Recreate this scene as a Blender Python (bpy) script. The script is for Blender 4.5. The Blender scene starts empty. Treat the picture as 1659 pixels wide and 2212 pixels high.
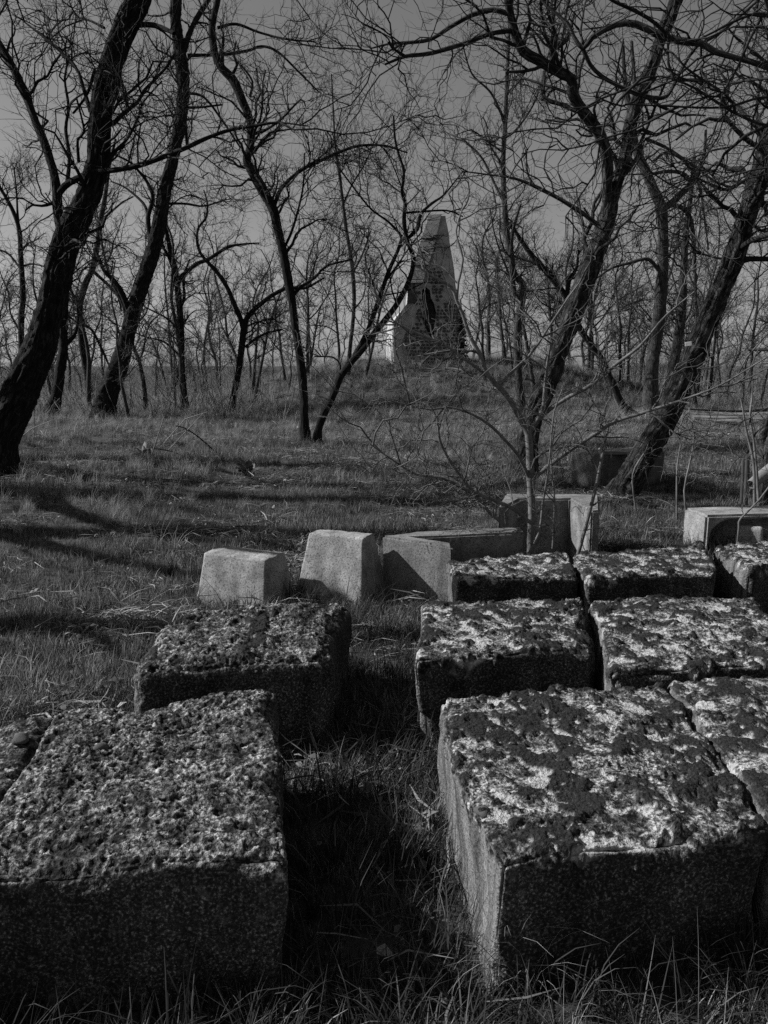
import bpy, bmesh, math, random
import numpy as np
from mathutils import Vector

# ------------------------------------------------------------------ camera, sky, sun, exposure
sc = bpy.context.scene
CAM_H, PITCH, FPX, CX, CY = 1.6, math.radians(10.76), 1663.0, 829.5, 1106.0
cam_d = bpy.data.cameras.new('camera')
cam_d.sensor_fit = 'VERTICAL'; cam_d.sensor_height = 24.0; cam_d.lens = 24.0 * FPX / 2212.0
cam_d.clip_start = 0.05; cam_d.clip_end = 3000
cam = bpy.data.objects.new('camera', cam_d); sc.collection.objects.link(cam)
cam.location = (0, 0, CAM_H); cam.rotation_euler = (math.pi / 2 - PITCH, 0, 0)
sc.camera = cam

SUN_EL, SUN_AZ = math.radians(36), math.radians(-81)      # azimuth from +Y, clockwise positive: the sun stands to the left
sun_vec = Vector((math.sin(SUN_AZ) * math.cos(SUN_EL), math.cos(SUN_AZ) * math.cos(SUN_EL), math.sin(SUN_EL)))
w = bpy.data.worlds.new('World'); sc.world = w; w.use_nodes = True
nt = w.node_tree; nt.nodes.clear()
sky = nt.nodes.new('ShaderNodeTexSky'); sky.sky_type = 'NISHITA'; sky.sun_disc = False
sky.sun_elevation = SUN_EL; sky.sun_rotation = SUN_AZ
sky.air_density = 1.0; sky.dust_density = 0.6; sky.ozone_density = 1.0
sep = nt.nodes.new('ShaderNodeSeparateColor'); bg = nt.nodes.new('ShaderNodeBackground'); wo = nt.nodes.new('ShaderNodeOutputWorld')
nt.links.new(sky.outputs[0], sep.inputs[0]); acc = None
for ch, wgt_ in ((0, .38), (1, .34), (2, .28)):
    mm_ = nt.nodes.new('ShaderNodeMath'); mm_.operation = 'MULTIPLY_ADD'; mm_.inputs[1].default_value = wgt_; mm_.inputs[2].default_value = 0
    nt.links.new(sep.outputs[ch], mm_.inputs[0])
    if acc is not None: nt.links.new(acc, mm_.inputs[2])
    acc = mm_.outputs[0]
nt.links.new(acc, bg.inputs[0])
nt.links.new(bg.outputs[0], wo.inputs[0])
bg.inputs[1].default_value = 0.056                           # black and white film with even sensitivity: the sky as one grey
sl = bpy.data.lights.new('sun', 'SUN'); sl.energy = 5.0; sl.angle = math.radians(0.53); sl.color = (1, 1, 1)
so = bpy.data.objects.new('sun', sl); sc.collection.objects.link(so)
so.rotation_euler = (-sun_vec).to_track_quat('-Z', 'Y').to_euler(); so.location = (-20, 5, 20)
vs = sc.view_settings; vs.view_transform = 'Standard'; vs.look = 'None'; vs.exposure = 0.36; vs.gamma = 1.0; vs.use_curve_mapping = False
sc.render.engine = 'CYCLES'
sc.cycles.max_bounces = 4; sc.cycles.diffuse_bounces = 2; sc.cycles.glossy_bounces = 1; sc.cycles.transmission_bounces = 2
sc.cycles.use_denoising = False; sc.cycles.sample_clamp_direct = 4.0; sc.cycles.sample_clamp_indirect = 2.0

RNG = np.random.default_rng(7)
COL = sc.collection

# ------------------------------------------------------------------ small maths
def ray(px, py):
    xc, yc = (px - CX) / FPX, -(py - CY) / FPX
    return np.array([xc, math.cos(PITCH) + yc * math.sin(PITCH), -math.sin(PITCH) + yc * math.cos(PITCH)])
def P(px, py, Y):
    d = ray(px, py); return d * (Y / d[1]) + np.array([0, 0, CAM_H])
def G(px, py, z=0.0):
    d = ray(px, py); return d * ((z - CAM_H) / d[2]) + np.array([0, 0, CAM_H])
def depth(p):
    return p[1] * math.cos(PITCH) - (p[2] - CAM_H) * math.sin(PITCH)

_perm = np.random.default_rng(3).permutation(256); _perm = np.concatenate([_perm, _perm, _perm])
_grad = np.array([[1,1,0],[-1,1,0],[1,-1,0],[-1,-1,0],[1,0,1],[-1,0,1],[1,0,-1],[-1,0,-1],[0,1,1],[0,-1,1],[0,1,-1],[0,-1,-1]], float)
def pn(p):
    """gradient noise, about -1..1"""
    p = np.asarray(p, float); i = np.floor(p).astype(int); f = p - i; i &= 255
    u = f * f * f * (f * (f * 6 - 15) + 10)
    def g(dx, dy, dz):
        h = _perm[_perm[_perm[i[:, 0] + dx] + i[:, 1] + dy] + i[:, 2] + dz] % 12
        v = _grad[h]
        return v[:, 0] * (f[:, 0] - dx) + v[:, 1] * (f[:, 1] - dy) + v[:, 2] * (f[:, 2] - dz)
    def L(a, b, t): return a + t * (b - a)
    x00 = L(g(0,0,0), g(1,0,0), u[:,0]); x10 = L(g(0,1,0), g(1,1,0), u[:,0])
    x01 = L(g(0,0,1), g(1,0,1), u[:,0]); x11 = L(g(0,1,1), g(1,1,1), u[:,0])
    return L(L(x00, x10, u[:,1]), L(x01, x11, u[:,1]), u[:,2])
def fbm(p, o=4, g=0.5):
    p = np.asarray(p, float); s = np.zeros(len(p)); a = 1.0
    for k in range(o):
        s += a * pn(p * 2 ** k + 17.3 * k); a *= g
    return s
def sst(a, b, x):
    t = np.clip((x - a) / (b - a), 0, 1); return t * t * (3 - 2 * t)

def zground(x, y):
    x = np.asarray(x, float); y = np.asarray(y, float)
    r = np.sqrt(((x - 2.6) / 10.5) ** 2 + ((y - 33.0) / 8.5) ** 2)
    z = 1.75 * (1 - sst(0.25, 1.15, r))
    q = np.stack([x.ravel(), y.ravel(), 0 * x.ravel()], 1)
    n = (pn(q * 0.22 + 3.1) * 0.09 + pn(q * 0.9 + 9.7) * 0.03).reshape(x.shape)
    z = z + .06 * np.exp(-((x - .7) ** 2 / .5 + (y - 1.55) ** 2 / .3)) + .03 * np.exp(-((x + .8) ** 2 / .5 + (y - 1.45) ** 2 / .2))
    return z + n * sst(4.5, 9, np.sqrt(x * x + y * y)) + (r < 1.4) * 0.12 * (pn(q * 0.5 + 5).reshape(x.shape)) * sst(1.4, .8, r)
def zg1(x, y): return float(zground(np.array([x]), np.array([y]))[0])
def GG(px, py):
    """where the ray through a pixel meets the terrain"""
    d = ray(px, py); t = np.linspace(1.0, 70, 2800)
    q = d[None] * t[:, None] + np.array([0, 0, CAM_H]); h = q[:, 2] - zground(q[:, 0], q[:, 1])
    k = np.argmax(h < 0) if (h < 0).any() else len(t) - 1
    return q[k]

# ------------------------------------------------------------------ object helpers
def tag(o, label=None, cat=None, group=None, kind=None):
    if label: o['label'] = label
    if cat: o['category'] = cat
    if group: o['group'] = group
    if kind: o['kind'] = kind
    return o
def mesh_np(name, V, F, smooth=True, attrs=None):
    V = np.asarray(V, np.float32); F = np.asarray(F, np.int32); k = F.shape[1]
    me = bpy.data.meshes.new(name)
    me.vertices.add(len(V)); me.vertices.foreach_set('co', V.ravel())
    me.loops.add(F.size); me.loops.foreach_set('vertex_index', F.ravel())
    me.polygons.add(len(F)); me.polygons.foreach_set('loop_start', np.arange(0, F.size, k, dtype=np.int32))
    me.polygons.foreach_set('loop_total', np.full(len(F), k, np.int32))
    me.polygons.foreach_set('use_smooth', np.full(len(F), smooth, bool))
    me.update(calc_edges=True)
    for a, v in (attrs or {}).items():
        at = me.attributes.new(a, 'FLOAT', 'POINT'); at.data.foreach_set('value', np.asarray(v, np.float32))
    me.validate()
    return me
def ob(name, me, mat=None, parent=None, loc=None):
    o = bpy.data.objects.new(name, me); COL.objects.link(o)
    if mat is not None and me is not None and len(me.materials) == 0: me.materials.append(mat)
    if loc is not None: o.location = loc
    if parent is not None: o.parent = parent
    return o
def empty(name, loc=(0, 0, 0)):
    o = bpy.data.objects.new(name, None); COL.objects.link(o); o.location = loc; o.empty_display_size = .2; return o

# ------------------------------------------------------------------ materials (all greys: the photograph is black and white)
ALB = 0.57          # colours below are set against the lit whites of the picture; this brings them to real reflectance
class N:
    def __init__(s, name, rough=0.9):
        s.m = bpy.data.materials.new(name); s.m.use_nodes = True; s.t = s.m.node_tree; s.t.nodes.clear()
        s.o = s.n('ShaderNodeOutputMaterial'); s.b = s.n('ShaderNodeBsdfPrincipled')
        s.b.inputs['Roughness'].default_value = rough; s.b.inputs['Specular IOR Level'].default_value = 0.25
        s.l(s.b.outputs[0], s.o.inputs[0])
    def n(s, k): return s.t.nodes.new(k)
    def l(s, a, b): s.t.links.new(a, b)
    def coord(s, kind='Object', scale=(1, 1, 1)):
        c = s.n('ShaderNodeTexCoord'); m = s.n('ShaderNodeMapping'); m.inputs['Scale'].default_value = scale
        s.l(c.outputs[kind], m.inputs[0]); return m.outputs[0]
    def noise(s, v, scale, detail=6, rough=.55):
        t = s.n('ShaderNodeTexNoise'); t.inputs['Scale'].default_value = scale; t.inputs['Detail'].default_value = detail
        t.inputs['Roughness'].default_value = rough; s.l(v, t.inputs['Vector']); return t.outputs[0]
    def vor(s, v, scale, feat='F1'):
        t = s.n('ShaderNodeTexVoronoi'); t.inputs['Scale'].default_value = scale; t.feature = feat; s.l(v, t.inputs['Vector']); return t
    def ramp(s, f, stops):
        r = s.n('ShaderNodeValToRGB'); e = r.color_ramp.elements
        while len(e) < len(stops): e.new(.5)
        for k, (p, c) in enumerate(stops): e[k].position = p; e[k].color = (c, c, c, 1)
        s.l(f, r.inputs[0]); return r.outputs[0]
    def attr(s, name):
        a = s.n('ShaderNodeAttribute'); a.attribute_name = name; return a.outputs['Fac']
    def mix(s, f, a, b, blend='MIX'):
        m = s.n('ShaderNodeMix'); m.data_type = 'RGBA'; m.blend_type = blend
        for sock, v in ((m.inputs[0], f), (m.inputs[6], a), (m.inputs[7], b)):
            if isinstance(v, (int, float)):
                sock.default_value = v if sock == m.inputs[0] else (v, v, v, 1)
            else: s.l(v, sock)
        return m.outputs[2]
    def math(s, op, a, b=0.0):
        m = s.n('ShaderNodeMath'); m.operation = op
        for sock, v in ((m.inputs[0], a), (m.inputs[1], b)):
            if isinstance(v, (int, float)): sock.default_value = v
            else: s.l(v, sock)
        return m.outputs[0]
    def bump(s, h, strength, dist, prev=None):
        b = s.n('ShaderNodeBump'); b.inputs['Strength'].default_value = strength; b.inputs['Distance'].default_value = dist
        s.l(h, b.inputs['Height'])
        if prev is not None: s.l(prev, b.inputs['Normal'])
        return b.outputs[0]
    def done(s, col, nrm=None):
        if not isinstance(col, (int, float)): col = s.mix(1.0, col, ALB, 'MULTIPLY')
        else: col *= ALB
        if isinstance(col, (int, float)): s.b.inputs['Base Color'].default_value = (col, col, col, 1)
        else: s.l(col, s.b.inputs['Base Color'])
        if nrm is not None: s.l(nrm, s.b.inputs['Normal'])
        return s.m

def mat_rough_concrete(name, pale=0.5, dark=0.05, grain=105, lichen=.5):
    m = N(name, .95); v = m.coord()
    top = m.attr('top'); moss = m.attr('moss'); grit = m.attr('grit')
    g1 = m.noise(v, grain, 3, .6); g2 = m.noise(v, 21, 6, .68); g3 = m.noise(v, 5.5, 4, .6)
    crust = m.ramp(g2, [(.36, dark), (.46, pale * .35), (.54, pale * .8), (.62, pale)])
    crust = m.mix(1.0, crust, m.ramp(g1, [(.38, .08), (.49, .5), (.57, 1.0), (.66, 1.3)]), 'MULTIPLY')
    crust = m.mix(1.0, crust, m.ramp(g3, [(.38, .32), (.56, 1.12)]), 'MULTIPLY')
    crust = m.mix(.9, crust, m.ramp(grit, [(.28, .15), (.48, .8), (.75, 1.15)]), 'MULTIPLY')
    flakes = m.ramp(m.noise(m.coord('Object', (1, 1.6, 1)), 17, 3, .5), [(.66, 0), (.70, 1)])
    crust = m.mix(m.math('MULTIPLY', flakes, .8), crust, pale * 1.15)
    lm = m.ramp(m.noise(v, 8.5, 6, .62), [(lichen, 0), (lichen + .035, 1)]); lc = m.mix(1.0, m.ramp(g1, [(.3, .55), (.5, .95), (.62, 1.1)]), pale, 'MULTIPLY'); crust = m.mix(m.math('MULTIPLY', lm, .85), crust, lc)
    mossc = m.ramp(m.noise(v, 150, 3), [(.3, .012), (.55, .035), (.75, .09)])
    tcol = m.mix(moss, crust, mossc)
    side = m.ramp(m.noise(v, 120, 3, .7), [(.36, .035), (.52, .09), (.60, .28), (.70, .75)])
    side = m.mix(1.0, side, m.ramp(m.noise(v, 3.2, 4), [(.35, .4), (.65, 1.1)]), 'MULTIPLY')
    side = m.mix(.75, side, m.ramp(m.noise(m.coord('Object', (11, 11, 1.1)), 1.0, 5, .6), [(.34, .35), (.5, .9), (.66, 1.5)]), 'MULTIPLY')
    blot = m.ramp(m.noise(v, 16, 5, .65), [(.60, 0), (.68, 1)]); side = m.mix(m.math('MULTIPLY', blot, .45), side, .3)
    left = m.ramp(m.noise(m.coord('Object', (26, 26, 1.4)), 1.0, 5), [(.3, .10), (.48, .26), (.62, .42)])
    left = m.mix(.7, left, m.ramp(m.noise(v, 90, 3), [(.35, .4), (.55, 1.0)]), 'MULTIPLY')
    side = m.mix(m.attr('left_tone'), side, left)  # left-facing sides paler and more streaked than the others
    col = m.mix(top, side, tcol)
    nb = m.bump(g1, 1.0, .012); nb = m.bump(m.noise(v, 45, 4, .6), .7, .012, nb)
    return m.done(col, nb)
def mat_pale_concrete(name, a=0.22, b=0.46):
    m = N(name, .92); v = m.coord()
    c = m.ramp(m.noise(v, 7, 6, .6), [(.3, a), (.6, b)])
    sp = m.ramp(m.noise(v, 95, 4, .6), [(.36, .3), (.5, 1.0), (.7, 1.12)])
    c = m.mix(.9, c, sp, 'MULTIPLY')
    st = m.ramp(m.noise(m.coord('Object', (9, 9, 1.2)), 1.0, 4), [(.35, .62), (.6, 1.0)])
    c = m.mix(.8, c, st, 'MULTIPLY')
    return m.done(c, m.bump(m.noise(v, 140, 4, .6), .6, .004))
def mat_bark(name, lo, hi):
    m = N(name, .95)
    u = m.attr('bu'); vv = m.attr('bv'); comb = m.n('ShaderNodeCombineXYZ')
    m.l(u, comb.inputs[0]); m.l(vv, comb.inputs[1])
    n1 = m.noise(comb.outputs[0], 1.0, 6, .65)
    c = m.ramp(n1, [(.40, lo * .3), (.5, lo), (.6, hi)])
    c = m.mix(.5, c, m.ramp(m.noise(m.coord(), 2.5, 4), [(.3, .5), (.7, 1.2)]), 'MULTIPLY')
    return m.done(c, m.bump(n1, 1.0, .045))
def mat_twig(name, lo, hi):
    m = N(name, .9); return m.done(m.ramp(m.noise(m.coord(), 6, 2), [(.35, lo), (.65, hi)]))
def mat_grass(name, stops, trans=.35):
    m = N(name, .8); f = m.attr('tone'); oi = m.n('ShaderNodeObjectInfo')
    c = m.ramp(f, stops)
    c = m.mix(1.0, c, m.ramp(oi.outputs['Random'], [(0, .6), (1, 1.3)]), 'MULTIPLY')
    tr = m.n('ShaderNodeBsdfTranslucent'); m.l(m.mix(1.0, c, ALB, 'MULTIPLY'), tr.inputs[0]); mx = m.n('ShaderNodeMixShader'); mx.inputs[0].default_value = trans
    m.l(m.b.outputs[0], mx.inputs[1]); m.l(tr.outputs[0], mx.inputs[2]); m.l(mx.outputs[0], m.o.inputs[0])
    return m.done(c)

M = {}
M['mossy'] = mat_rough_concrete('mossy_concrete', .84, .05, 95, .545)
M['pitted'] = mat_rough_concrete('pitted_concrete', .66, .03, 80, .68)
M['pale'] = mat_pale_concrete('pale_concrete')
M['bright'] = mat_pale_concrete('bright_concrete', .32, .66)
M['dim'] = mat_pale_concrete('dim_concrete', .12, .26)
M['bark_dark'] = mat_bark('dark_bark', .018, .06)
M['bark_mid'] = mat_bark('furrowed_bark', .05, .2)
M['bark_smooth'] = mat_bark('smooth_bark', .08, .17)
M['twig_dark'] = mat_twig('dark_twigs', .014, .032)
M['twig_mid'] = mat_twig('brown_twigs', .02, .06)
M['twig_hazed'] = mat_twig('hazed_thicket_twigs', .05, .13)  # distance haze put into the colour: paler than the near twigs
M['twig_brush'] = mat_twig('dry_brush', .17, .38)
M['twig_pale'] = mat_twig('pale_shrub_bark', .16, .34)
M['grass'] = mat_grass('grass_blades', [(0, .07), (.45, .27), (.75, .48), (1, .85)])
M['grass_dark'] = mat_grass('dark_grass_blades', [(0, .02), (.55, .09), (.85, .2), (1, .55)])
M['straw'] = mat_grass('straw_blades', [(0, .24), (.4, .56), (1, .95)])
def simple(name, lo, hi, scale, bump=.004, rough=.9):
    m = N(name, rough); v = m.coord(); n = m.noise(v, scale, 6, .6)
    return m.done(m.ramp(n, [(.32, lo), (.66, hi)]), m.bump(m.noise(v, scale * 4, 4), .6, bump))
M['soil'] = simple('thatch_and_soil', .03, .11, 5, .02)
M['sand'] = simple('pale_dirt', .28, .4, 2.5, .01)
M['plaster'] = simple('weathered_plaster', .5, .95, 2.2, .015)
M['joint'] = simple('wall_core', .10, .2, 6, .02)
M['stone'] = simple('field_stone', .07, .2, 7, .01)
M['slab'] = simple('dressed_slab', .26, .44, 14, .02)
M['mortar'] = simple('mortar', .3, .5, 9, .01)
M['wood'] = simple('weathered_wood', .05, .12, 9, .004)
M['cutwood'] = simple('pale_cut_wood', .22, .4, 9, .004)
M['white'] = simple('white_plate', .95, 1.0, 9, .0005, .5)
M['leaf'] = simple('dark_leaf', .09, .26, 14, .002, .6)
M['far_wood'] = simple('far_wood', .08, .16, .2, .01)
M['ivy'] = simple('ivy_leaf', .02, .05, 14, .002, .7)

# ------------------------------------------------------------------ ground and path
def build_ground():
    # rings that widen with distance
    rr = np.concatenate([np.linspace(0, 12, 90), np.geomspace(12.2, 60, 110), np.geomspace(62, 2500, 26)])
    th = np.linspace(0, 2 * math.pi, 241)[:-1]
    R, T = np.meshgrid(rr, th, indexing='ij'); X, Y = R * np.cos(T), R * np.sin(T); Z = zground(X, Y)
    nr, ntm = R.shape; V = np.stack([X, Y, Z], -1).reshape(-1, 3)
    i, j = np.meshgrid(np.arange(nr - 1), np.arange(ntm), indexing='ij'); j2 = (j + 1) % ntm
    F = np.stack([i * ntm + j, (i + 1) * ntm + j, (i + 1) * ntm + j2, i * ntm + j2], -1).reshape(-1, 4)
    o = ob('ground', mesh_np('ground', V, F), M['soil']); tag(o, kind='structure')
build_ground()
def build_path():
    c = np.array([[8.2, 26.5], [10.5, 25.2], [13.5, 24.6], [17, 24.2], [21, 23.0], [26, 21]]); w_ = [1.0, 2.4, 3.0, 3.2, 3.4, 3.5]
    t = np.linspace(0, len(c) - 1, 60); cx = np.interp(t, range(len(c)), c[:, 0]); cy = np.interp(t, range(len(c)), c[:, 1]); ww = np.interp(t, range(len(c)), w_)
    V = []
    for a in np.linspace(-1, 1, 13):
        y = cy + a * ww * (1 + .12 * np.sin(t * 5 + a * 3)); V.append(np.stack([cx, y, zground(cx, y) + .02], 1))
    V = np.array(V); n, k = V.shape[:2]; i, j = np.meshgrid(np.arange(n - 1), np.arange(k - 1), indexing='ij')
    F = np.stack([i * k + j, i * k + j + 1, (i + 1) * k + j + 1, (i + 1) * k + j], -1).reshape(-1, 4)
    tag(ob('path', mesh_np('path', V.reshape(-1, 3), F), M['sand']), kind='structure')
build_path()

# ------------------------------------------------------------------ concrete blocks
FOOT = []          # footprints (4 x 2 arrays) that keep grass out
def quad_in(F_, x, y, grow=0.0):
    c = F_.mean(0); q = c + (F_ - c) * (1 + grow); r = np.ones(len(x), bool); s = None
    for k in range(4):
        a, b = q[k], q[(k + 1) % 4]; cr = (b[0] - a[0]) * (y - a[1]) - (b[1] - a[1]) * (x - a[0])
        if s is None: s = np.sign((q[1][0] - q[0][0]) * (q[2][1] - q[0][1]) - (q[1][1] - q[0][1]) * (q[2][0] - q[0][0]))
        r &= (cr * s > 0)
    return r
def block_mesh(name, top, base, step, r=.03, coarse=.012, grit=.006, mossa=0.0, chip=.02, seed=0, pale_left=True, pits=.5, warp=.036, spillh=.015, bite=.05):
    """top, base: 4 corners each (back-left, back-right, front-right, front-left), world; a rounded, worn, displaced solid"""
    top, base = np.array(top, float), np.array(base, float)
    a = (np.linalg.norm(top[1] - top[0]) + np.linalg.norm(top[2] - top[3])) / 2
    b = (np.linalg.norm(top[3] - top[0]) + np.linalg.norm(top[2] - top[1])) / 2
    h = top[:, 2].mean() - base[:, 2].mean()
    D = np.array([a, b, h]); nn = np.maximum(4, np.round(D / step)).astype(int)
    V = []; F = []; off = 0
    def face(ax, val, flip):
        nonlocal off
        o1, o2 = [k for k in range(3) if k != ax]
        s = np.linspace(0, 1, nn[o1] + 1); t = np.linspace(0, 1, nn[o2] + 1); S, T = np.meshgrid(s, t, indexing='ij')
        Q = np.zeros(S.shape + (3,)); Q[..., ax] = val; Q[..., o1] = S; Q[..., o2] = T
        V.append(Q.reshape(-1, 3)); k = len(t); i, j = np.meshgrid(np.arange(len(s) - 1), np.arange(k - 1), indexing='ij')
        f = np.stack([i * k + j, (i + 1) * k + j, (i + 1) * k + j + 1, i * k + j + 1], -1).reshape(-1, 4) + off
        F.append(f[:, ::-1] if flip else f); off += len(V[-1])
    face(2, 1, False); face(1, 0, False); face(1, 1, True); face(0, 0, True); face(0, 1, False)
    q = np.concatenate(V); Fq = np.concatenate(F)
    # weld coincident seam vertices
    key = np.round(q * 1e6).astype(np.int64); _, idx, inv = np.unique(key, axis=0, return_index=True, return_inverse=True)
    q = q[idx]; Fq = inv.ravel()[Fq]
    loc = (q - .5) * D; inner = np.maximum(D / 2 - r, 0)
    inn = np.clip(loc, -inner, inner); inn[:, 2] = np.minimum(loc[:, 2], inner[2])   # no rounding under the ground
    d = loc - inn; ln = np.linalg.norm(d, axis=1); nrm = d / np.maximum(ln, 1e-9)[:, None]
    loc = inn + nrm * np.minimum(ln, r)[:, None]
    s = np.clip(loc / D + .5, -.2, 1.2)
    def bil(c): # s0 along left->right, s1 back(0)->front(1)
        return ((1 - s[:, 0]) * (1 - s[:, 1]))[:, None] * c[0] + (s[:, 0] * (1 - s[:, 1]))[:, None] * c[1] + (s[:, 0] * s[:, 1])[:, None] * c[2] + ((1 - s[:, 0]) * s[:, 1])[:, None] * c[3]
    W = bil(top) * s[:, 2:3] + bil(base) * (1 - s[:, 2:3])
    ex = top[1] - top[0] + top[2] - top[3]; ex /= np.linalg.norm(ex); ey = top[3] - top[0] + top[2] - top[1]; ey /= np.linalg.norm(ey)
    n3 = nrm[:, :1] * ex + nrm[:, 1:2] * ey + nrm[:, 2:] * np.array([0, 0, 1.0])
    wt = sst(.35, .85, nrm[:, 2]); edge = sst(.12, .45, 1 - np.max(np.abs(nrm), axis=1)) ; toph = sst(-.16, -.02, loc[:, 2] - D[2] / 2)
    sp = W + seed * 7.7
    gap = np.sort(D / 2 - np.abs(loc), axis=1); ed2 = np.where(loc[:, 2] > -D[2] * .3, gap[:, 1], 1.0)      # distance to the nearest edge
    lump = fbm(sp * 7, 3)
    g1 = fbm(sp * 40, 3, .6); g2 = pn(sp * 115); pit = sst(.25, .6, pn(sp * 22 + 4)) * pits
    mm = fbm(sp * np.array([6.5, 6.5, 3]) + 31, 4, .55); mmask = sst(.02, .16, mm - (.42 - mossa)) * np.maximum(wt, toph * .85) if mossa > 0 else np.zeros(len(W))
    if mossa > .2: m2 = fbm(sp * np.array([17, 17, 9]) + 71, 3, .55); mmask = np.maximum(mmask, sst(.30, .42, m2 - .12) * np.maximum(wt, toph * .85)); mmask = mmask * (1 - sst(.25, .4, fbm(sp * 24 + 5, 2)))
    mh = mmask * (.010 + .009 * pn(sp * 16 + 8) + .004 * g2)
    gr = (g1 * .7 + g2 * .5 - pit * .9)
    gw = wt + (1 - wt) * .22
    disp = lump * coarse * (.35 + .65 * np.maximum(wt, .2)) + gr * grit * gw * (1 - .7 * mmask) + mh - chip * edge * np.maximum(0, pn(sp * 9 + 2) + .25) * (.4 + toph) - bite * sst(.18, .42, pn(sp * 4.3 + 6)) * sst(.055, .0, ed2)
    W = W + n3 * disp[:, None]
    wp = np.stack([pn(sp * 2.6 + 11), pn(sp * 2.6 + 23), .6 * pn(sp * 2.2 + 37)], 1) * warp * (.35 + .65 * s[:, 2:3]); W = W + wp
    # wandering top boundary: the crust reaches a little over the edges
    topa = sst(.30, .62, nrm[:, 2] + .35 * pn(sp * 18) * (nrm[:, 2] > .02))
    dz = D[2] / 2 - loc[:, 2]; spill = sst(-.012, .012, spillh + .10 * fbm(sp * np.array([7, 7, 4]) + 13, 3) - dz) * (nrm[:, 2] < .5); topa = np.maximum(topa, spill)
    left_tone = (sst(.6, .9, -nrm[:, 0]) if pale_left else 0 * wt)
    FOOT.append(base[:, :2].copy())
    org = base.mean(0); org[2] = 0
    me = mesh_np(name, W - org, Fq, True, {'top': topa, 'moss': mmask, 'grit': np.clip(gr * .5 + .5, 0, 1), 'left_tone': left_tone})
    return me, org
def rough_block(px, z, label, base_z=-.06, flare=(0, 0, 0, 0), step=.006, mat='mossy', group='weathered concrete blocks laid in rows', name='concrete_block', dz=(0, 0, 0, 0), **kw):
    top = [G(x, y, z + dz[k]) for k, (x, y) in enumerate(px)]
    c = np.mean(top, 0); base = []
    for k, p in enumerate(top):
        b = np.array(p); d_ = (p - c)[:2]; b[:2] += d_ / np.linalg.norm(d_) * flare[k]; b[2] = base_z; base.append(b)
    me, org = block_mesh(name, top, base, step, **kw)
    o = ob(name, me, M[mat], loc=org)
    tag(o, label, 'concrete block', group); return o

rough_block([(125, 1538), (598, 1482), (607, 1857), (-135, 1912)], .42, 'large pitted concrete block filling the lower left corner', step=.0042, mat='pitted', seed=1, mossa=0, grit=.011, coarse=.014, pits=.9)
rough_block([(-330, 1588), (125, 1539), (-140, 1914), (-800, 1990)], .41, 'pitted concrete fragment left of the crack at the left edge', step=.007, mat='pitted', seed=2, mossa=0, grit=.009, coarse=.016, pits=.9)
rough_block([(376, 1309), (757, 1293), (706, 1418), (274, 1443)], .42, 'dark pitted concrete block behind the large one on the left', step=.005, mat='pitted', seed=3, mossa=.04, grit=.011, coarse=.024, r=.085, pits=.9)
rough_block([(945, 1513), (1438, 1471), (1668, 1783), (1069, 1873)], .42, 'mossy concrete block in the front row, lit left side', step=.0042, seed=4, mossa=.43, grit=.005, coarse=.016, chip=.03)
rough_block([(1441, 1470), (1790, 1445), (2140, 1730), (1677, 1782)], .42, 'mossy concrete block cut by the right edge in the front row', step=.006, seed=5, mossa=.46, grit=.005, coarse=.018, chip=.03)
rough_block([(920, 1302), (1252, 1287), (1293, 1398), (904, 1424)], .42, 'mossy concrete block at the left of the second row', step=.0055, seed=6, mossa=.40, grit=.006, coarse=.016, chip=.03)
rough_block([(1277, 1296), (1632, 1290), (1790, 1432), (1326, 1446)], .41, 'mossy concrete block at the right of the second row', step=.0055, seed=7, mossa=.36, grit=.006, coarse=.018, chip=.03)
rough_block([(968, 1207), (1228, 1194), (1253, 1243), (986, 1250)], .42, 'mossy concrete block at the left of the third row', step=.0075, seed=8, mossa=.28, grit=.008, coarse=.014)
rough_block([(1238, 1193), (1515, 1174), (1548, 1234), (1268, 1246)], .43, 'mossy concrete block in the middle of the third row', step=.0075, seed=9, mossa=.40, grit=.008, coarse=.02)
rough_block([(1543, 1180), (1690, 1164), (1790, 1205), (1610, 1228)], .43, 'concrete block with grooved pale side at the right edge', step=.0075, seed=10, mossa=.30, grit=.008, coarse=.014)

# pale tapered blocks: set by the ground line of the face that looks at the camera
def pale_block(top, base, label, step=.008, **kw):
    me, org = block_mesh('tapered_concrete_block', top, base, step, r=.012, coarse=.007, grit=.0025, chip=.016, pale_left=False, pits=.3, warp=.010, bite=.007, spillh=-.5, **kw)
    FOOT[-1] = np.array(base)[:, :2]
    return tag(ob('tapered_concrete_block', me, M['bright'], loc=org), label, 'concrete block', 'pale tapered concrete blocks')
def frustum(fl, yaw, w_top, w_base, d_top, d_base, h):
    """fl: ground point of the middle of the face that looks at the camera; yaw turns that face to the left"""
    c, s = math.cos(yaw), math.sin(yaw); ex = np.array([c, -s]); ey = np.array([s, c])      # ex along the face (right end nearer), ey into the block
    out = []
    for wd, dp, z in ((w_top, d_top, h), (w_base, d_base, -.05)):
        ins = (d_base - d_top) / 2 if z > 0 else 0
        m = np.array(fl[:2])
        out.append([np.append(m + ex * (-wd / 2) + ey * (ins + dp), z), np.append(m + ex * (wd / 2) + ey * (ins + dp), z), np.append(m + ex * (wd / 2) + ey * ins, z), np.append(m + ex * (-wd / 2) + ey * ins, z)])
    return out
t_, b_ = frustum(G(492, 1316), math.radians(24), .50, .57, .24, .44, .345); pale_block(t_, b_, 'low pale speckled concrete block, leftmost of the two tapered ones', seed=21)
t_, b_ = frustum(G(704, 1308), math.radians(25), .43, .55, .16, .48, .455); pale_block(t_, b_, 'tall pale tapered concrete block beside the elbow block', seed=22)

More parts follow.
